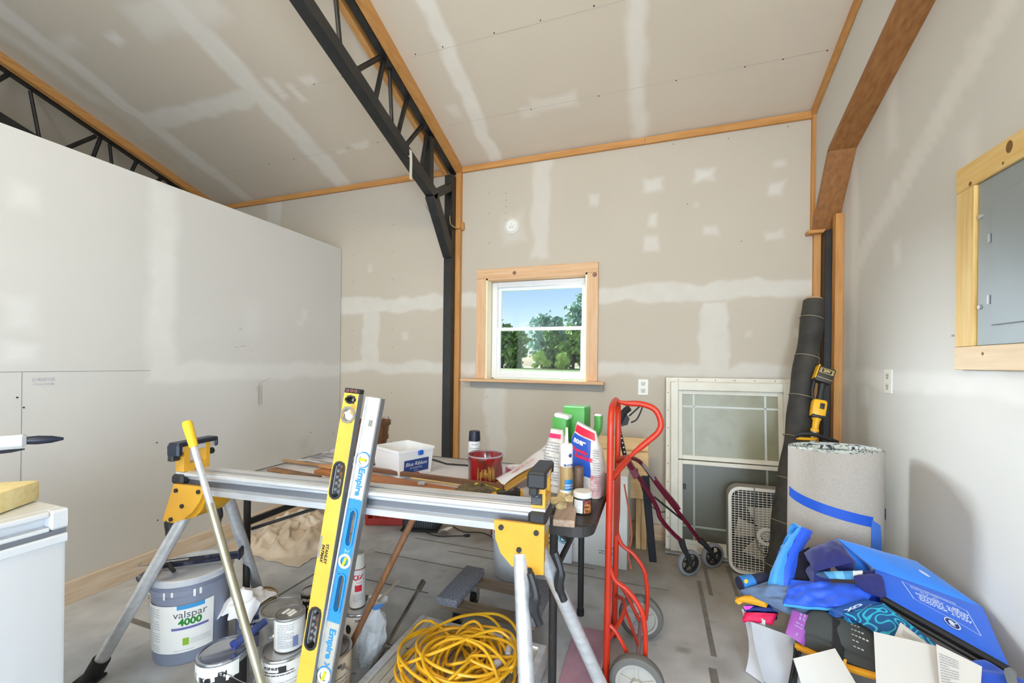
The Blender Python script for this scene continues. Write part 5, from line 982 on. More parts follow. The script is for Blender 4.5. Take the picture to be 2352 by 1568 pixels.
for y_ in (UN, UF):
    sk_ = smooth([(-.168, y_, .56), (-.164, y_, .50), (-.142, y_, .445), (-.093, y_, .412), (-.047, y_, .354), (-.031, y_, .292), (-.026, y_, .20), (-.032, y_, .12)], 6)
    b = MB(); b.tube(sk_, .0095, 10); part('stair_skid', b, rd, t)
    b = MB(); b.tube(smooth([(xu(.27), y_, .27), (-.13, y_, .235), (-.06, y_, .11)], 4), .008, 8); part('strut', b, rd, t)
b = MB(); b.cyl((-.055, 1.59, .1), (-.055, 2.06, .1), .0095, n=12); part('axle', b, mat('axle_steel', (176, 150, 160), .3, .7), t)
b = MB(); b.tube(smooth([(xu(.2), UN, .2), (-.13, UN + .08, .235), (-.115, UM, .245), (-.13, UF - .08, .235), (xu(.2), UF, .2)], 5), .009, 8); part('lower_cross', b, rd, t)
b = MB(); b.beam((-.115, UM, .245), (-.055, UM, .1), .03, .006, (1, 0, .4)); part('axle_strap', b, rd, t)
b = MB(); b.bx(-.355, -.187, 1.62, 2.02, .0, .006, .001); b.bx(-.192, -.186, 1.62, 2.02, .006, .10); part('toe_plate', b, mat('toe_pink', (202, 158, 176), .5, c2=(184, 140, 158), sc_=10), t)
tyre = mat('tyre_grey', (106, 104, 100), .75); rim_m = mat('rim_grey', (176, 172, 164), .5)
def wheel(c, r, w_, ax, par, spokes=5, tm=None, rm=None):
    """tyre, rim with spokes and hub; ax: axle direction"""
    M3 = V(ax).to_track_quat('Z', 'Y').to_matrix(); tm = tm or tyre; rm = rm or rim_m; c = V(c)
    b = MB(); b.lathe([(r * .76, -w_ / 2), (r * .9, -w_ / 2), (r * .975, -w_ * .38), (r, -w_ * .15), (r, w_ * .15), (r * .975, w_ * .38), (r * .9, w_ / 2), (r * .76, w_ / 2), (r * .76, -w_ / 2)], 36, c, M3); wh = part('wheel', b, tm, par)
    b = MB(); b.lathe([(r * .66, -w_ * .4), (r * .765, -w_ * .46), (r * .765, w_ * .46), (r * .66, w_ * .4), (r * .66, -w_ * .4)], 36, c, M3); part('rim', b, rm, wh)
    b = MB(); b.lathe([(0, -w_ * .55), (r * .2, -w_ * .55), (r * .22, 0), (r * .2, w_ * .55), (0, w_ * .55)], 18, c, M3); part('hub', b, rm, wh)
    for k in range(spokes):
        a = 2 * math.pi * k / spokes + .3; d = M3 @ V((math.cos(a), math.sin(a), 0)); b = MB(); b.beam(c + d * r * .18, c + d * r * .69, w_ * .5, r * .11, M3 @ V((-math.sin(a), math.cos(a), 0))); part('spoke', b, rm, wh)
    return wh
for y_ in (1.612, 2.04):
    wh = wheel((-.055, y_, .1), .1, .044, (0, 1, 0), t, 5)
    b = MB(); b.lathe([(.0, .0), (.07, .0), (.07, .006), (0, .006)], 32, (-.055, y_ - .006, .1), Rx(R(-90))); part('web_disc', b, rim_m, wh)
b = MB(); b.tube(smooth([(-.135, UF + .02, .72), (-.10, UF + .03, .5), (-.112, UF + .02, .40), (-.10, UF + .02, .33)], 6), .004, 6); part('hanging_cord', b, mat('cord_orange', (176, 84, 50), .6), t)

# ------------------------------------------------------------------ folded rollator
bg_ = mat('burgundy_tube', (104, 16, 44), .28, .1, spec=.7); t = thing('rollator', 'folded burgundy walker with black grip and two grey wheels', 'walker', (.2, 2.8, 0))
b = MB(); b.tube(smooth([(.272, 2.87, .175), (.19, 2.80, .30), (.02, 2.66, .55), (-.075, 2.59, .695), (-.145, 2.42, .765)], 5), .0125, 10); part('frame_tube', b, bg_, t)
b = MB(); b.tube(smooth([(.155, 2.725, .215), (.10, 2.685, .275), (.035, 2.62, .37), (.012, 2.60, .44), (-.06, 2.51, .59), (-.148, 2.40, .745)], 5), .013, 10); part('frame_tube', b, bg_, t)
b = MB(); b.box((-.12, 2.44, .69), (.035, .03, .10), Ry(R(-30)), .004); part('hinge_block', b, bg_, t)
b = MB(); b.beam((-.07, 2.57, .70), (.06, 2.70, .50), .012, .03, (0, -1, 0)); part('latch_bar', b, mat('latch_grey', (170, 162, 166), .35, .5), t)
b = MB(); b.beam((.0, 2.63, .60), (.14, 2.76, .40), .022, .034, (0, -1, 0)); part('seat_rail', b, bg_, t)
b = MB(); b.tube([(-.15, 2.41, .73), (-.165, 2.385, .80), (-.190, 2.35, .925)], .0115, 10); po = part('grip_post', b, grip, t)
b = MB()
for k in range(5): b.cyl((-.163 - .005 * k, 2.378 - .007 * k, .80 + .026 * k), (-.163 - .005 * k + .004, 2.366 - .007 * k, .80 + .026 * k), .004, n=8)
o = part('adjust_holes', b, mat('hole_white', (206, 206, 206), .5), po); o['kind'] = 'stuff'
b = MB(); b.tube(smooth([(-.190, 2.35, .925), (-.19, 2.33, .96), (-.165, 2.32, 1.02), (-.135, 2.31, 1.05)], 5), [.013] * 6 + [.018] * 10, 10); part('handgrip', b, grip, t)
b = MB(); b.prism([(0, 0), (.035, .012), (.045, .045), (.028, .07), (0, .075), (-.015, .04)], .014, lambda a, c_, d_: V((-.178 + a, 2.325 + d_, .945 + c_))); lv = part('brake_lever', b, blk, t)
b = MB(); b.tube(smooth([(-.135, 2.33, 1.005), (-.10, 2.33, 1.04), (-.075, 2.33, 1.065), (-.07, 2.33, 1.05), (-.095, 2.33, .99), (-.125, 2.33, .97)], 5), .0045, 8); part('brake_loop', b, blk, lv)
b = MB(); b.beam((-.055, 2.60, .62), (-.005, 2.72, .06), .014, .045, (1, 0, 0), .004); part('rear_leg', b, mat('black_strap', (28, 28, 34), .6), t)
b = MB(); b.beam((.0, 2.63, .49), (.16, 2.77, .33), .008, .016, (0, -1, 0)); part('folding_link', b, blk, t)
b = MB(); b.tube(smooth([(-.10, 2.52, .68), (-.05, 2.55, .5), (.02, 2.6, .42), (.06, 2.66, .40)], 6), .003, 6); part('brake_cable', b, grip, t)
for c_, fk in (((.204, 2.75, .078), (.155, 2.725, .225)), ((.352, 2.91, .078), (.272, 2.87, .18))):
    wh = wheel(c_, .078, .028, (.55, -.83, 0), t, 5, mat('walker_tyre', (128, 128, 130), .7), blk)
    b = MB(); b.tube([fk, (V(fk) + V(c_)) / 2 + V((-.012, -.02, .03)), V(c_) + V((.012, -.02, 0))], [.02, .018, .012], 8); part('fork', b, blk, wh)

# ------------------------------------------------------------------ spare window leaning on the wall
wm = mat('old_vinyl', (226, 220, 206), .45, c2=(214, 206, 188), sc_=6)
Mx, L = frame_of((.106, 3.078, .012), (.099, 3.178, 1.165), V((1, 0, 0))); t = thing('spare_window', 'white double hung window leaning against the back wall', 'window', (.106, 3.078, .012), Mx.to_euler())
WW = .74
for a in ((0, .05, 0, L), (WW - .05, WW, 0, L), (.05, WW - .05, L - .06, L), (.05, WW - .05, 0, .055)): b = MB(); b.bx(a[0], a[1], -.045, .03, a[2], a[3], .004); lp('frame', b, wm, t)
b = MB(); b.bx(-.03, 0, -.006, .0, 0, L); b.bx(-.03, WW + .03, -.006, 0, L, L + .03); fl2 = lp('nailing_fin', b, wm, t)
b = MB()
for k in range(9): disc(b, lambda a, c_: V((-.016 + a, -.0068, .08 + .125 * k + c_)), .0035, 8)
for k in range(6): disc(b, lambda a, c_: V((.05 + .12 * k + a, -.0068, L + .016 + c_)), .0035, 8)
o = lp('nail_holes', b, ink, fl2); o['kind'] = 'stuff'
g1 = mat('dirty_glass', (160, 156, 128), .3, alpha=.8, c2=(138, 130, 98), sc_=7, contrast=(.5, .85)); g2 = mat('screen_glass', (92, 90, 76), .35, alpha=.9)
bars = mat('glass_bar', (206, 210, 200), .5)
for z0, z1, y_, gm2 in ((.62, L - .06, -.005, g1), (.055, .615, -.025, g2)):
    b = MB()
    for a in ((.05, .078, z0, z1), (WW - .078, WW - .05, z0, z1), (.078, WW - .078, z1 - .026, z1), (.078, WW - .078, z0, z0 + .03)): b.bx(a[0], a[1], y_ - .012, y_ + .012, a[2], a[3], .002)
    s_ = lp('sash', b, wm, t); b = MB(); b.bx(.078, WW - .078, y_ - .002, y_ + .002, z0 + .03, z1 - .026); lp('pane', b, gm2, s_)
    zb = z1 - .026 - .085 if z0 > .3 else z0 + .03 + .09
    for a in ((.145, .157, z0 + .03, z1 - .026), (WW - .157, WW - .145, z0 + .03, z1 - .026), (.078, WW - .078, zb - .006, zb + .006)): b = MB(); b.bx(a[0], a[1], y_ - .005, y_ - .0025, a[2], a[3]); lp('grille_bar', b, bars if z0 > .3 else mat('glass_bar_dim', (150, 156, 140), .5), s_)
b = MB(); b.bx(.082, .098, -.042, -.036, .42, .455, .003); lp('latch', b, blk, t)
b = MB(); b.bx(-.035, WW + .03, -.07, .03, -.012, -.001); lp('bottom_fin', b, mat('fin_grey', (150, 148, 144), .6), t)

# ------------------------------------------------------------------ box fan
Mx, L = frame_of((.441, 2.892, .006), (.436, 2.925, .54), V((1, -.04, 0))); t = thing('box_fan', 'dusty cream box fan standing in front of the spare window', 'fan', (.441, 2.892, .006), Mx.to_euler())
fw_, fh = .40, .525; fc = mat('fan_cream', (214, 208, 196), .5); fg = mat('fan_grey', (150, 146, 140), .6); fi = mat('fan_inside', (56, 52, 46), .7)
def ringbox(b, r, t_, y0, y1):
    o_ = rrect(0, fw_, 0, fh, r); i_ = rrect(t_, fw_ - t_, t_, fh - t_, max(.01, r - t_)); n = len(o_); vs = [(x, y, z) for y in (y0, y1) for pp in (o_, i_) for x, z in pp]; fs = []
    for k in range(n):
        j = (k + 1) % n; fs += [[k, j, n + j, n + k], [2 * n + k, 3 * n + k, 3 * n + j, 2 * n + j], [n + k, n + j, 3 * n + j, 3 * n + k], [k, 2 * n + k, 2 * n + j, j]]
    return b.add(vs, fs)
lp('casing', ringbox(MB(), .07, .022, -.01, .10), fg, t); lp('front_bezel', ringbox(MB(), .07, .018, -.022, -.010), fc, t)
b = MB(); b.bx(.02, fw_ - .02, .085, .09, .02, fh - .02); lp('rear_screen', b, fi, t)
gr_ = []
b = MB()
for k in range(1, 34): z = .015 + k * (fh - .03) / 34; ins = .018 + (.03 if k < 3 or k > 31 else 0); b.bx(ins, fw_ - ins, -.0175, -.0150, z - .0016, z + .0016)
for k in range(1, 17): x_ = .015 + k * (fw_ - .03) / 17; b.bx(x_ - .0014, x_ + .0014, -.0165, -.0145, .02, fh - .02)
o = lp('grille', b, fc, t); o['kind'] = 'stuff'
hub = V((fw_ * .52, .03, fh * .46)); b = MB(); b.lathe([(0, -.03), (.028, -.03), (.03, .03), (0, .03)], 20, hub, ax_); lp('motor_hub', b, fc, t)
for k in range(5):
    a = 2 * math.pi * k / 5 + .5; b = MB()
    b.slab(lambda u, v: hub + V((math.cos(a) * (.03 + .13 * u) - math.sin(a) * (v - .5) * (.06 + .07 * u), (v - .5) * .04, math.sin(a) * (.03 + .13 * u) + math.cos(a) * (v - .5) * (.06 + .07 * u))), 5, 4, .003); lp('blade', b, mat('blade_tan', (190, 180, 160), .5), t)
b = MB(); annulus(b, lambda a, c_: hub + V((a, -.051, c_)), .034, .055, 28); lp('centre_ring', b, fc, t)
b = MB(); b.tube(smooth([(.14, -.025, fh + .01), (.145, -.03, fh - .04), (.14, -.03, .36), (.15, -.03, .2), (.2, -.03, .12), (.23, -.03, .05)], 6), .003, 6); lp('cord', b, mat('cord_grey', (120, 120, 118), .6), t)
b = MB(); b.bx(.06, fw_ - .06, .0, .08, -.006, .0); lp('foot', b, fg, t)

# ------------------------------------------------------------------ landscape fabric roll
p0, p1 = V((.664, 2.722, .0)), V((.938, 3.095, 1.70)); Mx, L = frame_of(p0 + V((0, 0, .03)), p1, V((1, 0, 0))); t = thing('fabric_roll', 'tall black fabric roll leaning in the right corner', 'roll', p0 + V((0, 0, .03)), Mx.to_euler())
fbm = mat('landscape_fabric', (44, 43, 41), .7, c2=(66, 62, 56), sc_=9, bump=.35, bs=60)
b = MB(); n = 40; b.tube([(0.004 * math.sin(k * .4), 0, L * k / n) for k in range(n + 1)], [.072 - .012 * k / n + .003 * math.sin(k * .9) for k in range(n + 1)], 26); lp('roll', b, fbm, t)
for k in range(7): z = L * (.06 + .145 * k); r = .072 - .012 * z / L + .0045; b = MB(); b.lathe([(r - .002, -.0018), (r + .0008, -.0018), (r + .0008, .0018), (r - .002, .0018)], 26, (0, 0, z), Ry(.10)); lp('stripe', b, mat('stripe_tan', (150, 140, 116), .7), t)
b = MB(); b.lathe([(.03, 0), (.045, 0), (.045, .014), (.03, .014), (.03, 0)], 24, (0, 0, L)); lp('core', b, mat('core_kraft', (190, 150, 104), .7), t)

# ------------------------------------------------------------------ string trimmer
t = thing('string_trimmer', 'yellow and black cordless trimmer standing upside down by fabric roll', 'trimmer', (.70, 2.72, .0)); ty = mat('trimmer_yellow', (246, 184, 30), .4)
sh = [V((.690, 2.63, .02)), V((.866, 2.822, .920))]; d = (sh[1] - sh[0]).normalized(); sx_ = V((1, 0, 0)); sx_ = (sx_ - d * sx_.dot(d)).normalized(); sy_ = d.cross(sx_); Q3 = Matrix((sx_, sy_, d)).transposed()
b = MB(); b.cyl(sh[0], sh[1], .0125, n=14); part('shaft', b, mat('shaft_grey', (206, 206, 204), .3, .4), t)
def tb(c, dd, bev, m, nm, seg=2, par=None, rot=None): b = MB(); b.box(V(c), dd, rot or Q3, bev, seg); return part(nm, b, m, par or t)
b = MB(); b.tube([sh[1] - d * .01, sh[1] + d * .005, sh[1] + d * .01, sh[1] + d * .055, sh[1] + d * .075], [.021, .021, .016, .018, .028], 14); part('collar', b, ty, t)
m0 = sh[1] + d * .125; tb(m0, (.072, .06, .11), .016, ty, 'motor_housing'); tb(m0 + Q3 @ V((.006, .034, .02)) * -1 * 0 + Q3 @ V((.008, -.034, .015)), (.022, .006, .032), .002, blk, 'speed_switch')
tb(m0 + Q3 @ V((0, 0, -.045)), (.066, .062, .022), .008, blk, 'lower_band')
b = MB(); b.tube([m0 + d * .05, m0 + d * .09, m0 + d * .15], [.02, .017, .02], 12); b.tube(smooth([m0 + Q3 @ V((-.03, 0, .05)), m0 + Q3 @ V((-.042, 0, .10)), m0 + Q3 @ V((-.04, 0, .16))], 4), .007, 8); part('neck', b, blk, t)
bt = m0 + d * .20; ba = tb(bt, (.088, .07, .095), .012, mat('battery_black', (52, 48, 40), .5), 'battery', 2, None, Q3 @ Ry(R(9)))
b = MB(); Q4 = Q3 @ Ry(R(9)); pf = lambda a, c_: bt + Q4 @ V((a, -.0358, c_ + .02)); text(b, '[ 20V ]', .022, pf, bold=.0006); loop_ = [(-.034, .014), (.034, .014), (.034, -.014), (-.034, -.014), (-.034, .014)]; stroke(b, pf, loop_, .002); stroke(b, lambda a, c_: bt + Q4 @ V((a, -.0358, c_)), [(-.04, -.022), (.04, -.026)], .002); part('battery_print', b, mat('print_gold', (226, 206, 140), .5), ba)
b = MB(); b.box(bt + Q4 @ V((-.042, -.0, .01)), (.008, .062, .085), Q4, .003); part('battery_side', b, ty, ba)
hp = sh[0] + d * .905
b = MB(); b.tube(smooth([hp + V((-.10, -.05, -.006)), hp + V((-.08, -.06, .014)), hp + V((-.02, -.06, .014)), hp + V((.04, -.05, -.003)), hp + V((.10, -.04, -.025))], 6), .0115, 10); ha = part('side_handle', b, blk, t); b = MB(); b.tube(smooth([hp + V((-.10, -.05, -.014)), hp + V((-.065, -.058, -.014)), hp + V((-.01, -.05, -.012)), hp + V((0, -.01, -.005))], 5), .0085, 8); part('handle_insert', b, ty, ha)

# ------------------------------------------------------------------ rolled vinyl floor
t = thing('flooring_roll', 'thick roll of grey backed flooring with blue tape', 'roll', (.795, 2.335, 0)); vc = V((.795, 2.335, 0)); VH = .905; va, vb = .183, .15
vm = mat('vinyl_backing', (180, 172, 162), .8, c2=(166, 157, 146), sc_=240, bump=.1, bs=400, detail=2); tm_ = mat('terrazzo', (216, 220, 214), .4, c2=(50, 58, 74), sc_=46, contrast=(.54, .60))
def spi(a, r, z): return vc + V((va * r * math.cos(a), vb * r * math.sin(a), z)) 
b = MB(); n = 54
b.grid(lambda u, v: spi(2 * math.pi * u, 1.0 + .0 * u, .003 + (VH - .003) * v + .006 * math.cos(2 * math.pi * u) * v), n, 6); part('outer_face', b, vm, t)
turns = 6; b = MB()
b.grid(lambda u, v: spi(2 * math.pi * u * turns, 1 - .012 - .55 * u, VH - .012 * 0 - .35 * (1 - v) + .006 * math.cos(2 * math.pi * u * turns)), n * turns, 2); part('inner_layers', b, tm_, t)
b = MB(); b.grid(lambda u, v: spi(2 * math.pi * u, .995 - .56 * v, VH - .006 - .004 * math.sin(v * 40) * 0 + .006 * math.cos(2 * math.pi * u) - .01 * v), n, 10); part('pattern_edge', b, tm_, t)
btm = mat('painter_tape', (24, 84, 196), .6)
b = MB(); b.grid(lambda u, v: spi(R(185) + R(118) * u, 1.006, .665 - .075 * u + .045 * v), 30, 1); part('tape_band', b, btm, t)
b = MB(); b.slab(lambda u, v: spi(R(300) + R(17) * u, 1.012 + .03 * math.sin(v * 3) * u, .625 - .24 * v - .03 * u), 4, 8, .0008); part('tape_tail', b, mat('tape_back', (64, 116, 206), .55), t)
b = MB(); b.grid(lambda u, v: spi(R(-12) + R(10) * u, 1.03, .60 + .05 * v), 3, 2); part('tape_scrap', b, btm, t)

# ------------------------------------------------------------------ heap of life vests
Q = {
    'panel': [(0.782, 1.861, 0.458), (1.01, 1.666, 0.391), (1.070, 1.879, 0.463), (0.796, 1.951, 0.514)],
    'back': [(0.793, 1.945, 0.516), (1.068, 1.879, 0.463), (0.96, 2.029, 0.536), (0.709, 2.048, 0.579)],
    'navy': [(0.586, 1.899, 0.491), (0.737, 1.952, 0.53), (0.715, 2.05, 0.575), (0.582, 2.003, 0.52)],
    'stripe': [(0.589, 1.916, 0.477), (0.781, 1.925, 0.513), (0.761, 1.907, 0.489), (0.611, 1.908, 0.468)],
    'navy2': [(0.712, 1.9, 0.486), (0.792, 1.897, 0.512), (0.784, 1.852, 0.454), (0.736, 1.877, 0.463)],
    'body': [(0.482, 1.884, 0.355), (0.694, 1.799, 0.413), (0.787, 1.906, 0.47), (0.524, 1.962, 0.418)],
    'teal': [(0.64, 1.78, 0.408), (0.745, 1.7, 0.375), (0.861, 1.677, 0.4), (0.769, 1.814, 0.451)],
    'tealtop': [(0.604, 1.799, 0.402), (0.665, 1.773, 0.391), (0.777, 1.833, 0.442), (0.722, 1.841, 0.443)],
    'grey': [(0.344, 1.963, 0.339), (0.534, 1.86, 0.312), (0.644, 1.919, 0.369), (0.494, 1.994, 0.406)],
    'greytip': [(0.323, 1.95, 0.3), (0.434, 1.931, 0.302), (0.455, 1.959, 0.327), (0.379, 1.975, 0.327)],
    'char': [(0.5, 1.827, 0.299), (0.696, 1.694, 0.307), (0.725, 1.768, 0.385), (0.581, 1.876, 0.363)],
    'charlow': [(0.503, 1.807, 0.25), (0.692, 1.676, 0.282), (0.699, 1.695, 0.307), (0.5, 1.827, 0.299)],
    'pink': [(0.346, 1.921, 0.236), (0.454, 1.917, 0.244), (0.484, 1.948, 0.294), (0.362, 1.948, 0.269)],
    'tag': [(0.346, 1.974, 0.352), (0.403, 1.973, 0.351), (0.421, 2.011, 0.385), (0.36, 2.0, 0.385)],
    'purple': [(0.465, 1.802, 0.282), (0.521, 1.786, 0.256), (0.555, 1.851, 0.338), (0.504, 1.865, 0.341)],
    'strap': [(0.591, 1.731, 0.27), (0.625, 1.727, 0.274), (0.645, 1.803, 0.361), (0.616, 1.809, 0.367)],
    'panel1': [(0.493, 1.612, 0.139), (0.63, 1.596, 0.246), (0.591, 1.71, 0.317), (0.463, 1.686, 0.266)],
    'panel2': [(0.618, 1.486, 0.276), (0.757, 1.471, 0.328), (0.818, 1.62, 0.436), (0.671, 1.643, 0.433)],
    'panel3': [(0.764, 1.495, 0.36), (0.838, 1.478, 0.393), (0.873, 1.533, 0.447), (0.802, 1.593, 0.456)],
    'card': [(0.711, 1.635, 0.398), (0.813, 1.618, 0.4), (0.822, 1.663, 0.413), (0.774, 1.721, 0.44)],
    'low2': [(0.661, 1.608, 0.302), (0.87, 1.416, 0.35), (1.03, 1.52, 0.40), (0.95, 1.66, 0.40)],
}
Q = {k: [V(p) for p in v] for k, v in Q.items()}
def qf(k, bulge=.01, wr=.004, ws=9, sd=0, dz=0, inset=0):
    a, b_, c_, d_ = Q[k] if isinstance(k, str) else k; n_ = (b_ - a).cross(d_ - a).normalized()
    if n_.z < 0: n_ = -n_
    def f(u, v, off=0):
        p = a.lerp(b_, u).lerp(d_.lerp(c_, u), v); e_ = (16 * u * (1 - u) * v * (1 - v)) ** .45 if 0 < u < 1 and 0 < v < 1 else 0
        return p + n_ * (bulge * e_ + wr * noise.noise(V((u * ws + sd, v * ws * .7, sd * 1.7))) * (.3 + .7 * e_) + dz + off)
    return f
def sheet(f, th, n=22, m=18): return MB().slab(f, n, m, th)
roy = mat('vest_blue', (34, 98, 214), .75, sheen=.3); roy2 = mat('vest_bright_blue', (46, 126, 226), .75, sheen=.3); nvy = mat('vest_navy', (30, 34, 104), .8, sheen=.3)
lbl = mat('vest_light_blue', (70, 160, 232), .5, sheen=.2); sil = mat('vest_royal', (34, 92, 226), .45, sheen=.2); prt = mat('vest_print', (196, 214, 240), .6)
t = thing('life_vest', 'blue foam life vest with white warning print on top of heap', 'life vest', (.9, 1.87, .44))
f = qf('panel', .008, .002, 5, 1); part('front_panel', sheet(f, .06), roy, t)
f2 = qf('back', .015, .003, 5, 4); part('back_panel', sheet(f2, .10), roy2, t)
pf = lambda a, c_: f(min(1, max(0, a)), min(1, max(0, c_)), .0015)
b = MB(); fr_ = [(.26, .86), (.33, .42), (.86, .30), (.82, .74), (.26, .86)]
for (a, c_), (a2, c2_) in zip(fr_, fr_[1:]):
    for k in range(10): stroke(b, pf, [(a + (a2 - a) * k / 10, c_ + (c2_ - c_) * k / 10), (a + (a2 - a) * (k + 1) / 10, c_ + (c2_ - c_) * (k + 1) / 10)], .008)
def vt(s, size, cx, cy, bold=.0): text(b, s, size, lambda a, c_: pf(cx - a, cy - c_ * 1.5), bold=bold)       # upside down to the viewer
vt('ADULT  XXL/XXXL', .052, .60, .50, .002); vt('ADULTE  TTG/TTTG', .046, .60, .57, .002); vt('ADULTO  XXG/XXXG', .046, .59, .63, .002)
rows(b, lambda a, c_: pf(a, c_), .33, .74, .74, .83, 5, .3); rows(b, lambda a, c_: pf(a, c_), .40, .62, .665, .685, 1, .4)
stroke(b, pf, [(.42, .735), (.45, .665), (.49, .725), (.42, .735)], .006); annulus(b, lambda a, c_: pf(.55 + a, .69 + c_ * 1.3), .018, .025, 14); vt('24', .06, .72, .66, .002)
part('warning_print', b, prt, t)
b = MB(); disc(b, lambda a, c_: pf(.63 + a, .24 + c_ * 1.6), .066, 22); lg = part('logo_disc', b, nvy, t); pf2 = lambda a, c_: f(min(1, max(0, a)), min(1, max(0, c_)), .0028); b = MB(); annulus(b, lambda a, c_: pf2(.63 + a, .24 + c_ * 1.6), .056, .066, 24); disc(b, lambda a, c_: pf2(.625 + a, .25 + c_ * 1.6), .024, 12, ry=.03)
for k in range(4): patch(b, lambda a, c_: pf2(.612 + k * .011 + a, .215 + c_), -.003, .003, -.04, .02)
patch(b, lambda a, c_: pf2(.652 + a, .262 + c_ + a), -.0, .018, -.012, .012); part('hand_mark', b, prt, lg)
b = MB(); pb = lambda a, c_: f2(min(1, max(0, a)), min(1, max(0, c_)), .002); disc(b, lambda a, c_: pb(.72 + a, .45 + c_ * 1.6), .04, 16, ry=.05); lg2 = part('logo_disc', b, prt, t)
b = MB(); b.tube([f(k / 20, 0) + V((0, -.004, -.012)) for k in range(21)], .013, 8); part('black_edging', b, mat('edging_black', (22, 22, 26), .6), t)
b = MB(); b.tube([f(k / 20, 0) + V((.002, -.010, -.034)) for k in range(21)], .010, 8); part('zip', b, mat('zip_black', (36, 36, 40), .5), t)
part('collar', sheet(qf('navy', .03, .008, 5, 2), .075), nvy, t); b = MB().slab(qf([V((.515, 1.975, .39)), V((.63, 1.95, .43)), V((.61, 2.04, .53)), V((.55, 2.05, .48))], .0, .004), 6, 6, .02); part('gap_shade', b, mat('gap_shade_navy', (16, 18, 34), .9), t); part('collar_inside', sheet(qf('navy2', .006, .003, 6, 3), .012), nvy, t)  # dark navy sheet added to stand for the shaded gap behind the flap
f3 = qf('stripe', .004, .002, 6)
for k, cc in enumerate(((40, 70, 110), (76, 150, 200), (110, 180, 220), (70, 140, 190), (226, 228, 230), (30, 36, 100))):
    u0, u1 = k / 6, (k + 1) / 6; part('stripe', MB().slab(lambda u, v: f3(u0 + (u1 - u0) * u, v), 4, 6, .006), mat('vest_stripe_%d' % k, cc, .7), t)
# silky light blue vest standing up at left
t = thing('life_vest', 'silky light blue vest flap standing up at left of heap', 'life vest', (.55, 1.93, .36))
A = [V(p) for p in ((.494, 1.93, .345), (.505, 1.975, .43), (.535, 2.03, .50), (.575, 2.08, .55), (.605, 2.11, .588))]; B = [V(p) for p in ((.436, 1.935, .345), (.448, 1.965, .40), (.475, 2.0, .455), (.52, 2.05, .515), (.585, 2.10, .585))]
As, Bs = smooth(A, 6), smooth(B, 6)
b = MB(); m = len(As) - 1; b.slab(lambda u, v: Bs[int(round(v * m))].lerp(As[int(round(v * m))], u) + V((-.4, -.8, .1)) * .02 * math.sin(math.pi * u) * (.4 + .6 * math.sin(math.pi * min(1, v * 1.1))) + V((.004, 0, .004)) * noise.noise(V((u * 5, v * 9, 3))), 10, m, .035); part('flap', b, lbl, t)
b = MB(); b.slab(lambda u, v: As[int(round(v * m))] + V((.045, .012, -.02)) * u + V((.0, -.01, .004)) * math.sin(math.pi * u) + V((.006, 0, 0)) * noise.noise(V((u * 3, v * 14, 8))), 6, m, .02); part('flap_edge', b, sil, t)
fb = qf('body', .022, .022, 5, 11); part('body', sheet(fb, .10, 34, 28), sil, t)
b = MB(); b.tube([fb(k / 24, 0) + V((0, -.002, -.004)) for k in range(25)], .005, 6); part('piping', b, mat('piping_cyan', (70, 170, 226), .6), t)
# teal patterned vest
tl = bpy.data.materials.new('teal_squiggle'); tl.use_nodes = True; n = tl.node_tree.nodes; l = tl.node_tree.links; bs = n['Principled BSDF']; bs.inputs['Roughness'].default_value = .7
tc = n.new('ShaderNodeTexCoord'); nz = n.new('ShaderNodeTexNoise'); nz.inputs['Scale'].default_value = 22; nz.inputs['Detail'].default_value = 0; l.new(tc.outputs['Object'], nz.inputs[0])
mm = n.new('ShaderNodeMath'); mm.operation = 'MULTIPLY'; mm.inputs[1].default_value = 46; l.new(nz.outputs[0], mm.inputs[0]); si = n.new('ShaderNodeMath'); si.operation = 'SINE'; l.new(mm.outputs[0], si.inputs[0])
rp = n.new('ShaderNodeValToRGB'); rp.color_ramp.elements[0].position = .40; rp.color_ramp.elements[1].position = .5; rp.color_ramp.elements[0].color = lin((16, 84, 140)); rp.color_ramp.elements[1].color = lin((44, 176, 206)); l.new(si.outputs[0], rp.inputs[0]); l.new(rp.outputs[0], bs.inputs['Base Color'])
t = thing('life_vest', 'vest with cyan squiggle pattern under the blue foam vest', 'life vest', (.75, 1.75, .38)); part('patterned_panel', sheet(qf('teal', .014, .004, 5, 5), .06), tl, t)
ft = qf('tealtop', .008, .003, 5, 6); part('tag_panel', sheet(ft, .03), mat('tag_navy', (20, 76, 150), .6), t); b = MB(); text(b, 'XO', .34, lambda a, c_: ft(min(1, max(0, .45 - c_ * .7)), min(1, max(0, .42 + a * .9)), .002), bold=.02); text(b, 'Universal', .11, lambda a, c_: ft(min(1, max(0, .72 - c_ * .7)), min(1, max(0, .58 + a * .9)), .002)); part('lettering', b, prt, t)
b = MB(); b.beam((.93, 1.70, .345), (.965, 1.60, .33), .03, .006, (0, 0, 1)); part('grey_strap', b, mat('strap_grey', (120, 124, 124), .8), t)
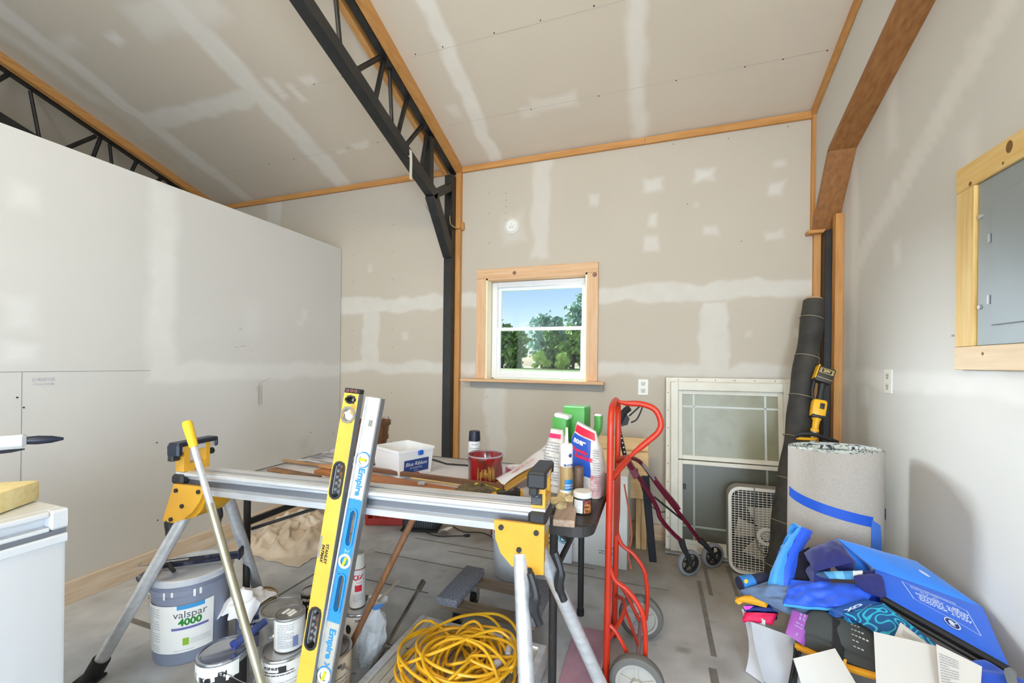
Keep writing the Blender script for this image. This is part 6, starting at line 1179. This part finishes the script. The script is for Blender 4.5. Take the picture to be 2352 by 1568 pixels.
# charcoal vest with orange lining
chm = mat('vest_charcoal', (66, 70, 70), .8, sheen=.2); sl_ = mat('vest_slate', (104, 128, 164), .7, c2=(88, 106, 136), sc_=8, sheen=.2); og = mat('vest_orange', (240, 168, 28), .55)
t = thing('life_vest', 'charcoal and slate vest with orange lining and purple tag', 'life vest', (.56, 1.83, .28)); part('slate_shoulder', sheet(qf('grey', .03, .03, 5, 7), .05, 34, 26), sl_, t)
fc_ = qf('char', .02, .006, 4, 9); part('charcoal_panel', sheet(fc_, .06), chm, t); part('panel_side', sheet(qf('charlow', .01, .004, 4, 2), .06), chm, t)
part('lining_tip', sheet(qf('greytip', .022, .008, 3, 3), .02), og, t)
b = MB(); b.tube([V((.502, 1.808, .245)) .lerp(V((.692, 1.672, .275)), k / 12) + V((0, -.004, -.008 * math.sin(k * .26))) for k in range(13)], .012, 8); part('lining_edge', b, og, t)
fp = qf('purple', .008, .002, 3); part('purple_tag', MB().slab(lambda u, v: fp(u, v, .010), 8, 8, .002), mat('tag_purple', (160, 84, 176), .5), t)
b = MB(); g = lambda a, c_: fp(min(1, max(0, .5 + c_ * 2)), min(1, max(0, .5 + a * 1.0)), .0125)
for k, s_ in enumerate(('23-40', '00-90')): text(b, s_, .13, lambda a, c_: g(a * .9 + .34, c_ * .6 + .10 - .11 * k))
text(b, 'DR. VIPER', .10, lambda a, c_: g(c_ * .7 + .06, -a * .45)); text(b, 'KIDS SERIES', .09, lambda a, c_: g(c_ * .7 - .06, -a * .45)); text(b, 'S', .2, lambda a, c_: g(c_ * .7 - .32, -a * .6)); part('tag_print', b, prt, t)
fs_ = qf('strap', .004, 0); part('black_strap', MB().slab(lambda u, v: fs_(u, v, .014), 3, 10, .003), mat('webbing', (24, 24, 26), .8), t)
b = MB(); p = V((.605, 1.722, .262)); bx_ = (V((.625, 1.727, .274)) - V((.591, 1.731, .27))).normalized(); by_ = (V((.591, 1.731, .27)) - V((.616, 1.809, .367))).normalized()
b.prism([(-.022, -.012), (-.014, -.012), (-.010, .004), (.010, .004), (.014, -.012), (.022, -.012), (.02, .012), (.012, .02), (.014, .034), (.022, .05), (.012, .056), (-.012, .056), (-.022, .05), (-.014, .034), (-.012, .02), (-.02, .012)], .006, lambda a, c_, d_: p + bx_ * a + by_ * c_ + bx_.cross(by_) * (d_ + .012) * (1 if bx_.cross(by_).y < 0 else -1)); part('buckle', b, mat('buckle_orange', (244, 172, 50), .45), t)
b = MB()
for k in range(6):
    for j in range(2 + k % 4): patch(b, lambda a, c_: fc_(min(1, max(0, a)), min(1, max(0, c_)), .0015), .66 + .045 * j + .02 * k, .69 + .045 * j + .02 * k, .88 - .15 * k, .905 - .15 * k + .006 * j)
o = part('reflective_dashes', b, mat('dash_white', (206, 210, 212), .4), t); o['kind'] = 'stuff'
for dx in (0, .02):
    b = MB(); b.tube(smooth([(.50 + dx, 1.80, .25), (.495 + dx * .5, 1.79, .20), (.47 + dx * .8, 1.76, .10), (.45 + dx, 1.74, .012)], 6), .006, 8); part('draw_cord', b, grip, t)
# navy and pink vest under it
t = thing('life_vest', 'folded navy vest with pink lining low at left of heap', 'life vest', (.41, 1.94, .22)); fpk = qf('pink', .014, .004, 4); part('pink_lining', sheet(lambda u, v: fpk(u, v * .72), .02), mat('vest_pink', (226, 20, 84), .6), t); part('navy_body', sheet(lambda u, v: fpk(u, .6 + .5 * v) + V((0, .004, .012)), .05), mat('vest_navy2', (24, 50, 130), .7), t)
b = MB(); b.add([V((.352, 1.938, .288)), V((.39, 1.938, .296)), V((.362, 1.936, .268))], [[0, 1, 2]]); part('magenta_tag', b, mat('tag_magenta', (226, 70, 206), .5), t)
ftg = qf('tag', .012, 0); t = thing('rolled_vest', 'small rolled navy vest with blue paper band at heap edge', 'life vest', (.40, 2.0, .34)); b = MB(); b.tube([(.345, 1.99, .352), (.46, 2.04, .37)], .028, 14); part('roll', b, mat('roll_navy', (40, 44, 74), .8), t)
b = MB(); b.tube([(.35, 1.992, .353), (.40, 2.014, .3615)], .0295, 16, caps=False); pb_ = part('paper_band', b, mat('band_blue', (50, 128, 206), .5), t); b = MB(); cdir = V((-.1, -.8, .6)).normalized(); disc(b, plane(V((.372, 2.0, .357)) + cdir * .0302, (.92, .4, 0), (0, .5, .8)), .009, 14); part('yellow_dot', b, mat('dot_yellow', (240, 200, 40), .5), pb_)
# dark blue vest at the front right, under the cards
t = thing('life_vest', 'dark blue vest with grey straps at front right of heap', 'life vest', (.87, 1.55, .3)); fl3 = qf('low2', .03, .02, 4, 13); part('body', sheet(fl3, .16, 30, 24), mat('vest_deep_blue', (22, 76, 190), .7, sheen=.2), t)
b = MB(); b.tube([fl3(.45 + .5 * k / 12, .95 - .5 * k / 12) + V((0, 0, .008)) for k in range(13)], .012, 6); part('grey_strap', b, MC['strap_grey'], t)
# loose white panels and cards
pw_ = mat('panel_white', (206, 202, 196), .6)
def card(name, k, th, m, label): f = qf(k, .0, .0); return solo(name, MB().slab(lambda u, v: f(u, v), 6, 6, th), m, label, 'card')
card('foam_card', 'panel1', .012, pw_, 'white rounded panel leaning at the front of the heap'); card('foam_card', 'panel2', .003, pw_, 'white upright card in the middle of the heap front'); 
o = card('foam_card', 'card', .002, pw_, 'white card with purple edge behind the middle card')
fk = qf('card', 0, 0); b = MB(); b.slab(lambda u, v: fk(.88 + .12 * u, v, .0012), 1, 6, .001); part('purple_edge', b, mat('edge_purple', (176, 130, 190), .6), o); b = MB(); rows(b, lambda a, c_: fk(a, c_, .0015), .15, .75, .55, .8, 5, .3); part('fine_print', b, inkg, o)
o = card('foam_card', 'panel3', .002, pw_, 'white printed card at the right of the heap front'); fk = qf('panel3', 0, 0); b = MB(); rows(b, lambda a, c_: fk(a, c_, .0015), .06, .5, .1, .85, 14, .35); part('fine_print', b, inkg, o)
gs = mat('curved_grey_sheet', (190, 192, 198), .6, c2=(176, 178, 184), sc_=5)
b = MB(); b.slab(lambda u, v: V((.376, 1.91, .245)).lerp(V((.53, 1.86, .24)), u).lerp(V((.435, 1.83, .004)).lerp(V((.60, 1.70, .004)), u), v) + V((-.012 * math.sin(math.pi * v), -.012 * math.sin(math.pi * v), 0)), 10, 12, .003); solo('vinyl_offcut', b, gs, 'curved grey vinyl offcut hanging below navy vest', 'offcut', (.45, 1.88, 0))
b = MB(); b.slab(lambda u, v: V((.352 + .075 * u + .03 * math.sin(2.5 * v) * (1 - u), 1.965 - .055 * u, .262 - .258 * v)), 6, 14, .003); solo('vinyl_offcut', b, mat('offcut_white', (222, 222, 226), .6), 'narrow white vinyl offcut curling at the left of heap', 'offcut', (.37, 1.95, 0))
b = MB(); b.bx(.60, .86, 1.53, 1.60, .0, .235, .004); solo('wood_block', b, wood('heap_wood', (196, 160, 110), (166, 126, 80), 'x'), 'wooden block supporting the front of the heap', 'block', (.73, 1.56, 0))

# ------------------------------------------------------------------ small freezer at left with sponge and clamp
t = thing('mini_fridge', 'white compact fridge at the left edge', 'fridge', (-1.9, .45, 0)); fwm = mat('fridge_white', (214, 216, 219), .35)
b = MB(); b.bx(-2.18, -1.635, .12, .722, .012, .768, .012, 2); part('cabinet', b, fwm, t)
b = MB(); b.bx(-2.18, -1.665, .115, .727, .784, .84, .006); b.bx(-1.667, -1.632, .115, .684, .824, .84, .004); b.bx(-1.667, -1.632, .115, .684, .784, .795, .003); b.bx(-1.667, -1.632, .684, .727, .784, .84, .006); tp = part('top', b, fwm, t)
b = MB(); b.bx(-1.70, -1.642, .12, .722, .768, .782); part('gap', b, mat('gap_grey', (120, 122, 128), .6), t)
b = MB(); b.bx(-1.66, -1.630, .12, .724, .742, .768, .004); part('door_rim', b, fwm, t)
for x_, y_ in ((-2.1, .2), (-1.7, .2), (-2.1, .65), (-1.7, .65)): b = MB(); b.cyl((x_, y_, 0), (x_, y_, .014), .018, n=10); part('foot', b, grip, t)
spm = mat('sponge_yellow', (248, 234, 180), .95, bump=.5, bs=220, c2=(240, 220, 156), sc_=60)
b = MB(); b.box((-1.79, .617, .872), (.11, .20, .062), Rz(R(33)), .008, 2); solo('sponge', b, spm, 'yellow grout sponge on the white fridge', 'sponge', (-1.79, .617, .841))
t = thing('bar_clamp', 'grey and black clamp standing behind the sponge on fridge', 'clamp', (-1.85, .62, .841)); c = V((-1.80, .60, .841))
q = Rz(R(62)); 
b = MB(); b.box(c + V((-.07, .0, .022)), (.05, .04, .042), q, .006); part('foot_block', b, mat('clamp_orange', (240, 176, 40), .45), t)
b = MB(); b.box(c + V((-.07, .0, .10)), (.012, .03, .16), q, .002); part('bar', b, mat('clamp_grey', (196, 200, 206), .4), t)
b = MB(); b.box(c + V((-.035, .045, .188)), (.13, .036, .04), q, .008); part('head', b, MC['clamp_grey'], t)
p = c + V((-.01, .095, .188)); d = V((.42, .75, -.03)).normalized(); b = MB(); b.tube([p, p + d * .03, p + d * .06, p + d * .085], [.011, .0135, .011, .004], 12); part('grip', b, navy, t)
b = MB(); b.tube([c + V((-.05, .02, .158)), c + V((-.02, .075, .160)), c + V((-.01, .10, .162))], [.006, .005, .002], 8); part('trigger', b, navy, t)
# ------------------------------------------------------------------ outdoors beyond the window
def gz(y): return -.12 + .82 * min(1, max(0, (y - 4) / 58))
grass = board('meadow', (104, 128, 60), [(168, 148, 102)], rough=.95, mottle=(.6, .2), bump=0)
face('meadow_ground', grass, lambda a, b: V((a, b, gz(b))), -60, 30, 3.4, 103.4, 1.0, [([(-15, 57, 60, 3.0, 2.0, .9)], 2.5)], MB())
bark = mat('bark', (92, 76, 62), .9, c2=(64, 54, 46), sc_=3)
def leafmat(name, a, c): return mat(name, a, .7, c2=c, sc_=1.2, contrast=(.3, .7))
LM = [leafmat('leaf_dark', (84, 116, 60), (134, 164, 92)), leafmat('leaf_mid', (118, 150, 74), (164, 190, 108)), leafmat('leaf_blue', (128, 156, 142), (172, 194, 180)), leafmat('leaf_lime', (184, 212, 96), (216, 232, 146))]
def tree(name, label, cat, x, y, h, w_, lm, blobs, nl, trunk=True, low=.25, ls=.40, group=None, seed=0):
    rnd = random.Random(seed); z = gz(y); t = thing(name, label, cat, (x, y, z), group=group)
    if trunk:
        b = MB(); b.tube(smooth([(x, y, z - .3), (x + .1, y, z + h * .35), (x - .1, y + .1, z + h * .8)], 4), [.22 - .016 * k for k in range(9)], 8)
        for k in range(4):
            a = rnd.uniform(0, 6.28); q = z + h * rnd.uniform(.25, .5); b.tube([(x, y, q), (x + math.cos(a) * w_ * .5, y + math.sin(a) * w_ * .4, q + h * .25)], [.09, .03], 6)
        part('trunk', b, bark, t)
    vs = []; fs = []
    for k in range(blobs):
        f_ = k / max(1, blobs - 1); zz = z + h * (low + (1 - low) * .84 * f_); env = math.sin(math.pi * min(1, .30 + .68 * f_)) ** .6; a = rnd.uniform(0, 6.28); off = w_ * env * rnd.uniform(.25, .85); rr = w_ * rnd.uniform(.34, .52)
        if k == blobs - 1: off *= .3
        c = V((x + math.cos(a) * off, y + math.sin(a) * off * .6, zz)); rz = rr * rnd.uniform(.7, .95)
        for q in range(nl):
            d = V((rnd.gauss(0, 1), rnd.gauss(0, 1), rnd.gauss(0, 1))).normalized() * min(1.5, abs(rnd.gauss(.72, .26)))
            p = c + V((d.x * rr, d.y * rr, d.z * rz)); e = V((rnd.gauss(0, 1), rnd.gauss(0, 1), rnd.gauss(0, 1))).normalized(); s_ = ls * rnd.uniform(.5, 1.2); u_ = e.orthogonal().normalized() * s_; v_ = e.cross(u_) * .6
            m0 = len(vs); vs += [p - u_, p + v_, p + u_, p - v_]; fs.append([m0, m0 + 1, m0 + 2, m0 + 3])
    b = MB(); b.add(vs, fs); o = part('foliage', b, LM[lm], t); o['kind'] = 'stuff'
G_ = 'trees beyond the field'
specs = [('tall pale green tree at the right edge of the window view', -10.2, 61, 11.6, 3.6, 2, 22), ('blue green tree with ragged top behind the middle shrubs', -17.0, 63, 8.6, 3.2, 2, 18), ('pointed blue green tree left of the tall right tree', -14.3, 62, 8.4, 1.9, 2, 13),
    ('dark bushy tree filling the lower left of window view', -22.0, 58.5, 6.8, 3.0, 0, 18), ('mid green tree at the left edge of the window view', -23.6, 60, 8.2, 2.5, 2, 14), ('dark tree with open trunks right of the light gap', -14.6, 60, 6.2, 2.2, 0, 11), ('leafy green tree at lower right of the window view', -11.3, 59, 6.6, 2.2, 1, 14),
    ('round green tree left of the light gap', -19.6, 59.5, 6.2, 2.0, 1, 12), ('far dark tree beyond the left window edge', -29, 62, 8.0, 3.4, 0, 11), ('far pale tree beyond the right window edge', -3.5, 62, 10.0, 3.6, 2, 11)]
for i, (lb, x, y, h, w_, lm, nb) in enumerate(specs): tree('field_tree', lb, 'tree', x, y, h, w_, lm, nb, 130, seed=i + 3, group=G_, low=.05 if lm in (0, 1) else .14)
for i, (lb, x, y, h, w_) in enumerate([('bright green shrub before the trees, left of two', -15.2, 55.5, 2.4, 1.2), ('round bright shrub before the trees, right of two', -11.9, 55, 2.2, 1.25)]): tree('field_shrub', lb, 'shrub', x, y, h, w_, 3, 7, 220, False, .2, .2, 'bright shrubs at the field edge', i + 40)
